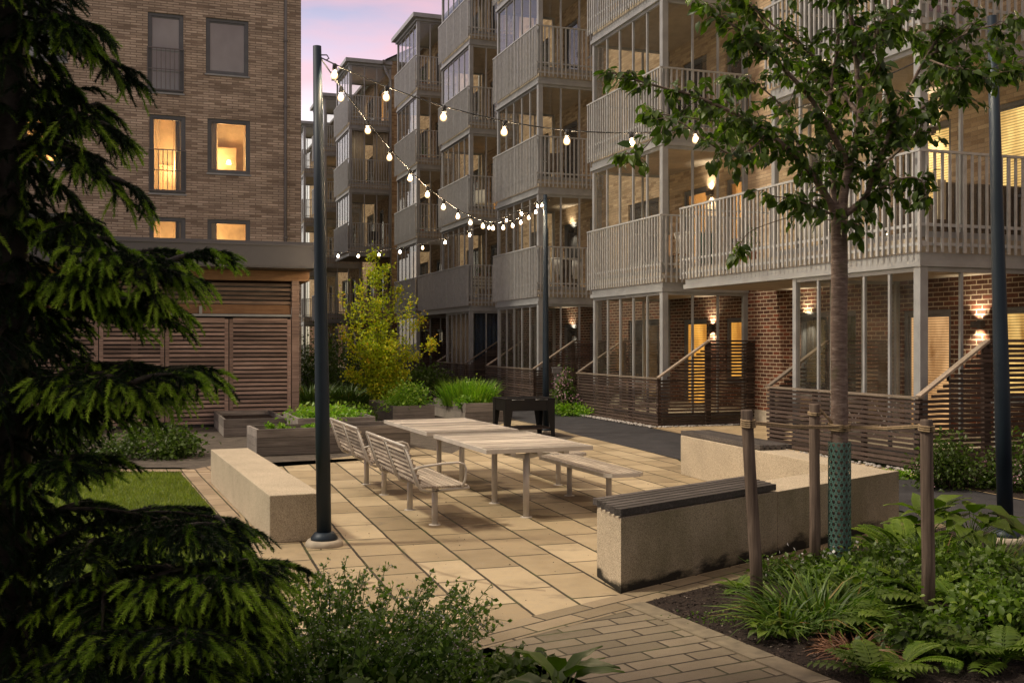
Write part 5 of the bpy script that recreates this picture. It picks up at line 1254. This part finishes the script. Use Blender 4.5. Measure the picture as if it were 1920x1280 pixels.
# ---- yellow-green tree behind the planters
def leafy_tree(name, label, X, Y, stems, n, size, mat, cat='tree', spread=.16, bark='bark'):
    r = thing(name, label, cat, (X, Y, 0)); w = MB(); PP = []; 
    for (tip_, r0, dens) in stems:
        tip_ = Vector(tip_); b0 = Vector((random.gauss(0, .07), random.gauss(0, .07), 0)); mid = b0.lerp(tip_, .45)+Vector((-tip_.x*.22, -tip_.y*.2, 0)); P = bez([b0, mid, tip_], 12); w.tube(P, [r0*(1-.85*i/(len(P)-1)) for i in range(len(P))], 6)
        for i in range(int(26*dens)):
            t = random.uniform(.25, 1); f = t*(len(P)-1); j = min(int(f), len(P)-2); p = P[j].lerp(P[j+1], f-j)
            d = Vector((random.gauss(0, 1), random.gauss(0, 1), random.uniform(.3, 1.2))).normalized(); L = random.uniform(.15, .55)*(1.1-.75*t)
            w.tube([p, p+d*L], [.006, .002], 3, cap=False)
            for k in range(int(L/.035)+2): PP.append((p+d*L*(k+.5)/(int(L/.035)+2))[:])
    w.build('trunk', M[bark], r)
    PP = np.array(PP); k = rng.integers(0, len(PP), n); pos = PP[k]+rng.normal(size=(n, 3))*spread*.33
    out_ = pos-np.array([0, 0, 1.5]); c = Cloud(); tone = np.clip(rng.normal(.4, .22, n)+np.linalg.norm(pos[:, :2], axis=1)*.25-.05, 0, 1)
    ax = rng.normal(size=(n, 3))*.8+out_*.4; ax[:, 2] -= .2
    c.add(SMALL, pos, ax, rng.normal(size=(n, 3))*.6+np.array([0, -.4, .8]), size*rng.uniform(.7, 1.3, n), tone); c.build('leaves', mat, r); return r
mx, my = (712-CX)/F*27, 27
st = []
for (px, py, dy, r0, dn) in ((700, 478, 0, .03, 1.3), (722, 505, .3, .025, 1), (672, 535, -.3, .022, 1), (745, 545, .2, .022, 1), (652, 590, .2, .018, .9), (775, 560, -.2, .018, .9), (640, 620, -.2, .014, .7), (790, 600, .3, .014, .7), (700, 560, -.5, .02, 1.1), (720, 600, .5, .02, 1.1), (690, 640, -.5, .016, 1), (740, 630, -.6, .016, 1), (660, 660, .3, .014, .8), (812, 645, -.1, .012, .9), (765, 660, .1, .012, .9), (640, 545, .1, .012, .5), (760, 700, -.2, .01, .8), (655, 700, .2, .01, .8)):
    v = at(px, py, my+dy)-Vector((mx, my, 0)); st.append((v, r0, dn))
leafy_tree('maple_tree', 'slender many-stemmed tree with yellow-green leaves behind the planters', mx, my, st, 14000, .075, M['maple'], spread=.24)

# ---- shrubs and herbs
def bush(name, label, cat, X, Y, rx, ry, h, n, size, mat, clumps=16, fl=None, group=None, tmpl=SMALL, z0=0.0, stems=7, tall=.5):
    r = thing(name, label, cat, (X, Y, z0), 0, group)
    d = rdir(clumps, -.2, 1); cc = d*rng.uniform(.45, .92, (clumps, 1))*np.array([rx, ry, h*(1-tall*.5)]); cc[:, 2] = np.abs(cc[:, 2])*.9+h*.12
    w = MB()
    for i in range(min(stems, clumps)): q = Vector(cc[i]); w.tube([Vector((q.x*.15, q.y*.15, -.01)), Vector((q.x*.5, q.y*.5, q.z*.55)), q], [.012*size/.05, .008*size/.05, .003], 4)
    w.build('stems', M['bark'], r)
    k = rng.integers(0, clumps, n); pos = cc[k]+rng.normal(size=(n, 3))*np.array([rx, ry, h*.7])*.21; pos[:, 2] = np.abs(pos[:, 2])
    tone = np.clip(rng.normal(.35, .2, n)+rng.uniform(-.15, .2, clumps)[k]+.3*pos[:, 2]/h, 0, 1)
    c = Cloud(); c.add(tmpl, pos, rng.normal(size=(n, 3))+(pos-np.array([0, 0, h*.3]))*1.0/max(rx, h), rng.normal(size=(n, 3))*.6+np.array([0, 0, .9]), size*rng.uniform(.6, 1.3, n), tone); c.build('leaves', M[mat], r)
    if fl:
        m, nf, fs_, nc = fl; i = rng.choice(clumps, min(nc, clumps), replace=False); kk = i[rng.integers(0, len(i), nf)]; dd = cc[kk]/np.linalg.norm(cc[kk], axis=1, keepdims=True)
        pos = cc[kk]+dd*np.array([rx, ry, h])*.16+rng.normal(size=(nf, 3))*fs_*1.6; pos[:, 2] = np.abs(pos[:, 2])
        c = Cloud(); c.add(SMALL, pos, rng.normal(size=(nf, 3)), rng.normal(size=(nf, 3)), fs_*rng.uniform(.6, 1.2, nf), rng.uniform(0, 1, nf)); c.build('blossom', M[m], r)
    return r
def grassclump(name, label, cat, X, Y, r0, h, n, w, mat, group=None, z0=0, lean=.55, arch=1.0):
    r = thing(name, label, cat, (X, Y, z0), 0, group); a = rng.uniform(0, 2*math.pi, n); q = r0*np.sqrt(rng.uniform(0, 1, n))
    pos = np.stack([q*np.cos(a), q*np.sin(a), np.full(n, -.01)], 1); ax = np.stack([np.cos(a)*q/r0*lean+rng.normal(size=n)*.2, np.sin(a)*q/r0*lean+rng.normal(size=n)*.2, np.ones(n)], 1)
    L = h*rng.uniform(.55, 1.15, n); c = Cloud(); out = np.stack([np.cos(a), np.sin(a), np.zeros(n)], 1)
    c.add(BLADE, pos, ax, -out+rng.normal(size=(n, 3))*.3, np.stack([L, np.full(n, w), L*arch], 1), rng.uniform(0, 1, n)); c.build('blades', M[mat], r); return r
def fronds(name, label, cat, X, Y, nf, L, mat, pin=18, pw=.22, tmpl=SMALL, psize=None, group=None, up=(.6, 1.1), droop=.9, z0=0, az=None, bias=0):
    r = thing(name, label, cat, (X, Y, z0), 0, group); w = MB(); c = Cloud(); P_ = []; A_2 = []; U_ = []; S_ = []; T_ = []
    for i in range(nf):
        a = (az + random.uniform(-.5, .5)) if az is not None else i*2.4+random.uniform(-.3, .3); l = L*random.uniform(.75, 1.1); e = random.uniform(*up); d = Vector((math.cos(a)*math.cos(e), math.sin(a)*math.cos(e), math.sin(e))); pts = []
        for k in range(9):
            s = k/8; pts.append(d*l*s+Vector((math.cos(a)*.15*l*s*s, math.sin(a)*.15*l*s*s, -droop*.45*l*s*s)))
        w.tube(pts, [.004*(1-.6*k/8) for k in range(9)], 4); tn = random.gauss(.5, .18)+bias
        for k in range(pin):
            t = .18+.82*(k+.5)/pin; f = t*8; j = min(int(f), 7); p = pts[j].lerp(pts[j+1], f-j); ax = (pts[j+1]-pts[j]).normalized(); sd = ax.cross(Vector((0, 0, 1))).normalized(); nz = sd.cross(ax)
            ll = (psize or l*pw)*math.sin(math.pi*min(1, (t-.05)*.95))**.6*(1.0 if not psize else 1)
            for s in (-1, 1): P_.append(p[:]); A_2.append((sd*s+ax*.45+nz*.1)[:]); U_.append(nz[:]); S_.append((ll, ll*(.55 if not psize else .8), ll)); T_.append(min(1, max(0, tn+random.gauss(0, .07))))
    w.build('stems', M['fern'], r); c.add(tmpl, np.array(P_), np.array(A_2), np.array(U_), np.array(S_), np.array(T_)); c.build('fronds', M[mat], r); return r
def broad(name, label, cat, X, Y, nl, L, mat, spread=.25, hgt=.25, group=None, az=None, e=(.2, 1.0), z0=0, wd=1.2, bias=0):
    r = thing(name, label, cat, (X, Y, z0), 0, group); w = MB(); P_ = []; A_2 = []; S_ = []; T_ = []
    for i in range(nl):
        a = i*2.4+random.uniform(-.3, .3) if az is None else az+random.uniform(-1, 1); q = random.uniform(.2, 1); p = Vector((math.cos(a)*spread*q, math.sin(a)*spread*q, hgt*(1.15-.6*q)*random.uniform(.8, 1.1)))
        w.tube([Vector((0, 0, -.01)), Vector((p.x*.3, p.y*.3, p.z*.7)), p], [.005, .004, .003], 4); el_ = random.uniform(*e)*(1.1-q)
        P_.append(p[:]); A_2.append((math.cos(a), math.sin(a), math.tan(el_)-.15)); l = L*random.uniform(.65, 1.1); S_.append((l, l*wd, l)); T_.append(min(1, max(0, random.gauss(.5, .2)+bias)))
    w.build('stems', M['fern'], r); n = len(P_); c = Cloud(); c.add(HLEAF, np.array(P_), np.array(A_2), np.tile([0, 0, 1.], (n, 1))+rng.normal(size=(n, 3))*.15, np.array(S_), np.array(T_)); c.build('leaves', M[mat], r); return r

# right-hand bed
def GB(px, py): return G(px, py, 0)
ferns = 'ferns in the bed round the cherry tree'
fronds('fern', 'small bright fern at the soil edge by the long slatted seat', 'fern', *GB(1385, 1108), 9, .22, 'fern', 14, .22, group=ferns, up=(.5, 1.2), bias=.2)
x, y = GB(1700, 1060); fronds('fern', 'tall yellow-green fern behind the right stake', 'fern', x, y, 14, .62, 'fern', 22, .18, group=ferns, up=(.8, 1.25), bias=.25)
x, y = GB(1650, 1040); fronds('fern', 'wide fern between the cherry stem and right stake', 'fern', x, y, 10, .42, 'fern', 18, .2, group=ferns, bias=.1)
x, y = GB(1795, 1150); fronds('fern', 'upright fern right of the right stake', 'fern', x, y, 9, .42, 'fern', 20, .18, group=ferns, up=(.9, 1.35), bias=.05)
x, y = GB(1905, 1090); fronds('fern', 'fern clump at the foot of the right pole', 'fern', x, y, 12, .55, 'fern', 20, .2, group=ferns, up=(.6, 1.2))
x, y = GB(1820, 1050); broad('broadleaf_plant', 'tall broadleaf clump left of the right pole foot', 'plant', x, y, 34, .26, 'hosta', .42, .42, wd=.9, bias=.1, group='broadleaf plants in the bed')
x, y = GB(1745, 1040); broad('broadleaf_plant', 'pale broadleaf clump just behind the right stake', 'plant', x, y, 22, .24, 'hosta', .3, .40, wd=.9, bias=.25, group='broadleaf plants in the bed', e=(.6, 1.2))
x, y = GB(1860, 1085); grassclump('sedge', 'dark sedge tuft at the foot of the right pole', 'grass tuft', x, y, .25, .40, 380, .012, 'blade', lean=.9)
x, y = GB(1760, 1085); grassclump('sedge', 'dark sedge tuft behind the right stake foot', 'grass tuft', x, y, .3, .36, 380, .012, 'blade', lean=.9)
bush('anemone', 'low white-flowered anemone mound left of the cherry stem', 'plant', *GB(1495, 1085), .34, .3, .22, 1700, .045, 'shrub', 22, ('petal_white', 60, .034, 9), group='white-flowered mounds')
bush('anemone', 'broad white-flowered mound behind and right of the cherry stem', 'plant', *GB(1660, 1085), .55, .4, .34, 3000, .045, 'shrub', 30, ('petal_white', 80, .036, 10), group='white-flowered mounds')
x, y = GB(1530, 1165); grassclump('daylily', 'arching daylily clump with browned tips before the cherry stem', 'plant', x, y, .34, .42, 420, .014, 'blade', lean=1.3, arch=1.6)
x, y = GB(1455, 1185); grassclump('daylily', 'smaller arching daylily clump beside the leaning stake foot', 'plant', x+.05, y, .16, .34, 150, .014, 'blade', lean=1.4, arch=1.6)
x, y = GB(1438, 1200); broad('young_hosta', 'little fresh hosta on the bare soil left of the dead straw', 'plant', x, y, 14, .12, 'hosta', .10, .10, wd=.8, bias=.35)
x, y = GB(1605, 1225); grassclump('straw_mound', 'heap of dead brown straw leaves on the soil', 'straw', x, y, .13, .22, 200, .010, 'straw', lean=2.6, arch=2.0)
x, y = GB(1690, 1205); fronds('seal_plant', 'arching leafy stems leaning left over the straw heap', 'plant', x, y, 6, .55, 'hosta', 9, .3, LEAF, .13, group='arching leafy stems', up=(.9, 1.25), droop=1.3, az=2.6, bias=.1)
x, y = GB(1765, 1185); fronds('seal_plant', 'arching leafy stems reaching across the right stake', 'plant', x, y, 6, .62, 'hosta', 10, .3, LEAF, .13, group='arching leafy stems', up=(1.0, 1.3), droop=1.2, az=2.8)
x, y = GB(1640, 1275); fronds('broadleaf_plant', 'fresh serrated clump at the bottom edge in front of the straw', 'plant', x, y, 16, .34, 'hosta', 8, .3, LEAF, .085, group='broadleaf plants in the bed', up=(.5, 1.2), bias=.2)
x, y = GB(1880, 1250); fronds('broadleaf_plant', 'spreading clump of pointed leaves at the right edge of the bed', 'plant', x, y, 18, .46, 'hosta', 9, .3, LEAF, .10, group='broadleaf plants in the bed', up=(.5, 1.2), bias=.1)
x, y = GB(1840, 1160); bush('astilbe', 'feathery green plant between the right stake and pole', 'plant', x, y, .3, .3, .42, 1500, .04, 'fern', 18)
# bottom edge bed
bl_poly = [(-.43, 6.63), (-2.64, 4.6), (-4.5, 2.9), (-4.5, -1), (2.1, -1), (2.1, 1.65)]
sheet('front_bed_soil', bl_poly, .008, M['soil'])
catr = thing('catmint', 'loose white-flowered catmint spilling over the slabs at the bottom', 'plant', (-.90, 5.15, 0))
w = MB(); PP = []; FP = []
for i in range(260):
    a = random.uniform(0, 2*math.pi); q = random.random()**.5; b = Vector((math.cos(a)*.42*q, math.sin(a)*.22*q, 0)); l = random.uniform(.36, .76)
    v = Vector((math.cos(a)*.75*q+random.gauss(0, .12), math.sin(a)*.45*q, 1)).normalized(); pts = [b+v*l*s+Vector((math.cos(a)*.1*s*s, 0, -.05*s*s)) for s in (0, .3, .6, .85, 1)]; w.tube(pts, [.0035, .003, .0025, .002, .0015], 4, cap=False)
    for k in range(32):
        s = random.uniform(.1, 1); f = s*4; j = min(int(f), 3); p = pts[j].lerp(pts[j+1], f-j); PP.append((p, s))
        if s > .55 and random.random() < .6: q_ = p+Vector((random.gauss(0, .03), random.gauss(0, .03), random.gauss(.015, .02))); w.tube([p, q_], .0012, 3, cap=False); PP.append((q_, 1)); PP.append((q_, .9)); FP.append(q_)
w.build('stems', M['catmint'], catr)
n = len(PP); c = Cloud(); S_ = np.array([q[1] for q in PP]); c.add(SMALL, np.array([q[0][:] for q in PP]), rng.normal(size=(n, 3))+np.array([0, 0, .1]), rng.normal(size=(n, 3)), np.where(S_ < .6, .05, .026)*rng.uniform(.6, 1.3, n), np.clip(S_*.75+rng.normal(0, .12, n)-.1, 0, .92)); c.build('leaves', M['catmint'], catr)
n = len(FP)*2; c = Cloud(); c.add(SMALL, np.repeat(np.array([q[:] for q in FP]), 2, 0)+rng.normal(size=(n, 3))*.006, rng.normal(size=(n, 3)), rng.normal(size=(n, 3)), .011*rng.uniform(.6, 1.2, n), rng.uniform(0, 1, n)); c.build('blossom', M['petal_white'], catr)
bush('catmint_clump', 'smaller catmint clump between the spruce tips and big catmint', 'plant', -1.32, 5.35, .25, .22, .5, 1700, .025, 'catmint', 26)
bush('foliage_mound', 'dark low mound of lobed leaves below the catmint', 'plant', -.62, 4.75, .6, .3, .34, 1500, .07, 'shrub', 26, tmpl=LEAF, group='dark leaf mounds at the bottom edge')
bush('foliage_mound', 'dark low mound of lobed leaves at the foot of the spruce', 'plant', -1.5, 4.5, .5, .4, .34, 1300, .08, 'shrub', 24, tmpl=LEAF, group='dark leaf mounds at the bottom edge')
broad('bottom_hosta', 'broad glossy hosta leaves at the middle of the bottom edge', 'plant', .22, 4.85, 20, .27, 'hosta', .17, .30, wd=.62, bias=-.05, e=(.9, 1.3))
bush('foliage_mound', 'dark low leaf mound at the paver edge right of the catmint', 'plant', -.22, 5.45, .40, .40, .30, 1500, .06, 'shrub', 20, tmpl=LEAF, group='dark leaf mounds at the bottom edge')
broad('bottom_hosta', 'large dark hosta leaves under the spruce tips at the bottom edge', 'plant', -.98, 4.15, 16, .26, 'hosta', .32, .40, wd=1.3, bias=-.2, e=(.1, .9))
# terraces
bush('lilac_shrub', 'lilac shrub with pale pink blossom beside the bollard light', 'shrub', 1.42, 26.8, .42, .4, 1.25, 1800, .08, 'shrub', 22, ('petal_pink', 360, .06, 9), group='lilac shrubs')
bush('lilac_shrub', 'lilac shrub with pink blossom before the nearest slatted fence', 'shrub', *((1780-CX)/F*13.2, 13.2), .55, .4, .85, 3000, .055, 'shrub', 26, ('petal_pink', 520, .034, 10), group='lilac shrubs')
bush('lilac_shrub', 'lilac shrub at the right edge behind the right pole', 'shrub', *((1925-CX)/F*13.0, 13.0), .6, .4, .85, 3000, .055, 'shrub', 26, ('petal_pink', 300, .030, 6), group='lilac shrubs')
bush('ground_cover', 'bright low ground cover at the foot of the pink lilac by the walkway', 'plant', 1.52, 26.2, .55, .5, .38, 1800, .07, 'herb', 20)
bush('ground_cover', 'low creeping green plants under the lilac by the nearest fence', 'plant', 5.0, 14.1, .5, .2, .12, 700, .05, 'herb', 16)
sheet('terrace_soil', [G(1700, 893), G(1917, 935), (9.4, 8.2), (9.5, 13), (7.2, 14.6), (6.2, 14.7)], .004, M['soil'])
# planters' contents
hb = 'herbs in the planter boxes'
def inpl(org, a, x, y): return to_w(org, a, x, y)
x, y = inpl((-2.62, 22.9), 20, .5, .9); bush('currant_bush', 'fresh green currant bush in the planter below the yellow tree', 'shrub', x, y, .5, .9, .62, 2400, .075, 'herb', 26, z0=.32)
x, y = inpl((-1.07, 23.9), 22, .5, 1.2); grassclump('onion_grass', 'tall bright green grass-like herbs in the planter left of the grill', 'herbs', x, y, .62, .62, 1100, .02, 'herb', z0=.32, lean=.22, arch=.9); bush('herb_bush', 'fine bright herbs growing among the grass-like herbs left of the grill', 'herbs', x, y, .62, .8, .62, 2600, .06, 'herb', 30, z0=.32)
x, y = inpl((-1.07, 23.9), 22, .22, .5); bush('lettuce', 'pale lettuce spilling over the planter corner left of the tall herbs', 'herbs', x-.05, y, .25, .3, .2, 500, .09, 'herb', 12, z0=.34)
for (lx_, s, lab) in ((.55, .14, 'small tuft of greens near the left end of the long planter'), (1.0, .2, 'larger tuft of lettuce in the long planter beside the near pole'), (.3, .08, 'tiny seedlings at the left corner of the long planter'), (1.45, .16, 'green seedlings in the long planter right of the near pole')):
    x, y = inpl((-4.12, 16.8), 24, lx_, .5); bush('seedlings', lab, 'herbs', x, y, s, s, .16, 260, .06, 'herb', 8, z0=.33, group='young greens in the long planter', stems=3)
x, y = inpl((-3.95, 19.2), 20, .75, 1.0); bush('strawberry_plants', 'dense strawberry plants in the low planter behind the benches', 'plants', x, y, .7, .9, .34, 2600, .085, 'herb', 30, ('petal_white', 20, .03, 4), z0=.30, group=None)
bush('strawberry_plants', 'leafy bed plants behind the low planter at the trunk foot', 'plants', -3.9, 23.0, .9, .9, .5, 3200, .09, 'shrub', 30, ('petal_white', 20, .03, 4))
# garden behind
gp = 'ornamental grass mounds in the kitchen garden'
for (px, Y, r0, h, lab) in ((650, 27.5, .75, .75, 'big mound of fine green grass left of the yellow tree'), (700, 29.5, .5, .55, 'small grass mound behind the yellow tree trunk'), (585, 27.5, .7, .8, 'grass mound beside the brick corner of the left house')):
    grassclump('grass_mound', lab, 'grass', (px-CX)/F*Y, Y, r0, h, 2600, .02, 'blade', group=gp, lean=1.1, arch=1.2)
sg = 'shrubs of the garden behind the planters'
for (px, Y, rx, h, mat, n, lab) in ((578, 25.5, .8, .45, 'herb', 1700, 'bright leafy low shrub between shed corner and pole'), (668, 25.0, .8, .42, 'herb', 1700, 'bright leafy low shrub right of the near pole'), (650, 38, 1.4, 2.1, 'shrub', 3000, 'dark round shrub left of the yellow tree'),
                                 (585, 36, 1.1, 2.3, 'shrub', 2200, 'dark shrub beside the far corner of the brick house'), (690, 35, 1.3, 1.2, 'shrub', 2200, 'low dark shrub behind the yellow tree stems'), (800, 33.2, .85, 1.25, 'shrub', 2400, 'dark rounded shrub before the fence right of the yellow tree'),
                                 (745, 36, 1.2, 1.3, 'shrub', 2200, 'dark shrub hugging the terrace right behind the yellow tree'), (612, 44, 1.6, 3.0, 'shrub', 2600, 'tall shrub far off between the two rows'), (730, 26.0, .5, .5, 'herb', 900, 'yellow-green low plants at the yellow tree foot'), (835, 26.5, .35, .35, 'shrub', 500, 'small flowering plants between two planters')):
    bush('garden_shrub', lab, 'shrub', (px-CX)/F*Y, Y, rx, rx*.8, h, n, .10 if Y > 30 else .085, mat, 24, group=sg)
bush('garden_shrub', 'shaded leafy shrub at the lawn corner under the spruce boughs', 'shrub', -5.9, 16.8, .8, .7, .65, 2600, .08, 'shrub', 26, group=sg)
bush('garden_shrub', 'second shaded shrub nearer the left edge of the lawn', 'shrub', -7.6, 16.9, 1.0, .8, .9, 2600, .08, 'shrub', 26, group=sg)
# weeds on the bare soil
x, y = GB(1345, 1160); bush('soil_weeds', 'scatter of tiny weeds on the bare soil before the leaning stake', 'weeds', x, y, .30, .16, .04, 220, .02, 'fern', 20, stems=0)

# ---- more growth in the bed, so that little bare soil shows under it
mixg = 'mixed leafy undergrowth in the bed'
for (px, py, rx, ry, h, n, size, mt, lab) in (
    (1590, 1120, .34, .25, .30, 1100, .06, 'fern', 'light green undergrowth at the foot of the cherry guard'),
    (1690, 1110, .45, .3, .34, 1500, .06, 'shrub', 'dark undergrowth between the cherry guard and right stake'),
    (1780, 1095, .5, .35, .36, 1700, .06, 'fern', 'green undergrowth right behind the right stake'),
    (1890, 1130, .5, .35, .38, 1700, .065, 'shrub', 'dark undergrowth in front of the right pole foot'),
    (1745, 1225, .35, .22, .26, 900, .06, 'shrub', 'dark undergrowth in front of the right stake foot'),
    (1900, 1190, .45, .3, .32, 1300, .06, 'fern', 'green undergrowth at the right edge of the bed')):
    x, y = GB(px, py); bush('leafy_plant', lab, 'plant', x, y, rx, ry, h, n, size, mt, 26, group=mixg, tmpl=LEAF)
for (px, py, nf, L_, b_, lab) in ((1610, 1150, 10, .42, .1, 'fern before the cherry guard, behind the daylilies'), (1735, 1130, 10, .46, .15, 'fern crowding the foot of the right stake'), (1850, 1100, 12, .5, .15, 'fern just left of the right pole'), (1690, 1255, 8, .34, .2, 'low fern at the bottom edge right of the serrated clump'), (1915, 1160, 10, .45, .05, 'fern half cut off by the right edge of the photo'), (1790, 1240, 8, .36, .0, 'dark fern between the two bottom leaf clumps')):
    x, y = GB(px, py); fronds('fern', lab, 'fern', x, y, nf, L_, 'fern', 20, .2, group=ferns, up=(.5, 1.2), bias=b_)
# mulch on the soil, litter on the slabs
def litter(name, label, poly, bx, n, size, mat, z):
    x = rng.uniform(bx[0], bx[1], n); y = rng.uniform(bx[2], bx[3], n); k = inpoly(x, y, poly); x = x[k]; y = y[k]; m = len(x)
    c = Cloud(); c.add(SMALL, np.stack([x, y, np.full(m, z)], 1), rdir(m, -.25, .25), np.tile([0, 0, 1.], (m, 1))+rng.normal(size=(m, 3))*.5, size*rng.uniform(.4, 1.4, m), rng.uniform(0, 1, m)); c.build(name, mat, kind='stuff', label=label)
M['mulch'] = m_leaf('bark_mulch', [(0, (.010, .007, .005)), (.6, (.035, .022, .015)), (.9, (.08, .055, .04)), (1, (.25, .21, .17))], .0, .9)
litter('mulch', 'dark bark mulch and crumbs on the bare bed soil', [tuple(cz), tuple(Vector(cz)+bed_l*7), (7.4, 1), (6.3, 6.5), tuple(edge_b+nb*.34)], (.8, 5.5, 3.6, 9.0), 22000, .022, M['mulch'], .012)
litter('leaf_litter', 'scattered leaf crumbs and grit on the slabs', plaza, (-3, 3.9, 5.2, 15), 900, .012, M['mulch'], .004)
# unseen trees added beside and behind the camera to darken the foreground
for (X, Y, h, r_) in ((-7.2, 2.9, 12.5, 2.2), (-6.2, .6, 12.5, 2.3), (-7.5, -2.5, 12, 2.4)):
    t_ = thing('added_shade_tree', 'unseen tree added beside the camera to shade the foreground', 'tree', (X, Y, 0), 0, 'unseen trees added for shade')
    mb = MB(); mb.tube([(0, 0, 0), (.1, 0, h*.5), (0, .1, h*.9)], [.2, .14, .03], 10); mb.build('trunk', M['bark'], t_)
    n = 9000; d = rdir(n); p_ = d*(rng.uniform(.2, 1, (n, 1))**.5)*np.array([r_, r_, h*.42])+np.array([0, 0, h*.56]); c = Cloud(); c.add(SMALL, p_, rng.normal(size=(n, 3)), rng.normal(size=(n, 3)), .20*rng.uniform(.7, 1.3, n), rng.uniform(0, 1, n)); c.build('crown', M['shrub'], t_)
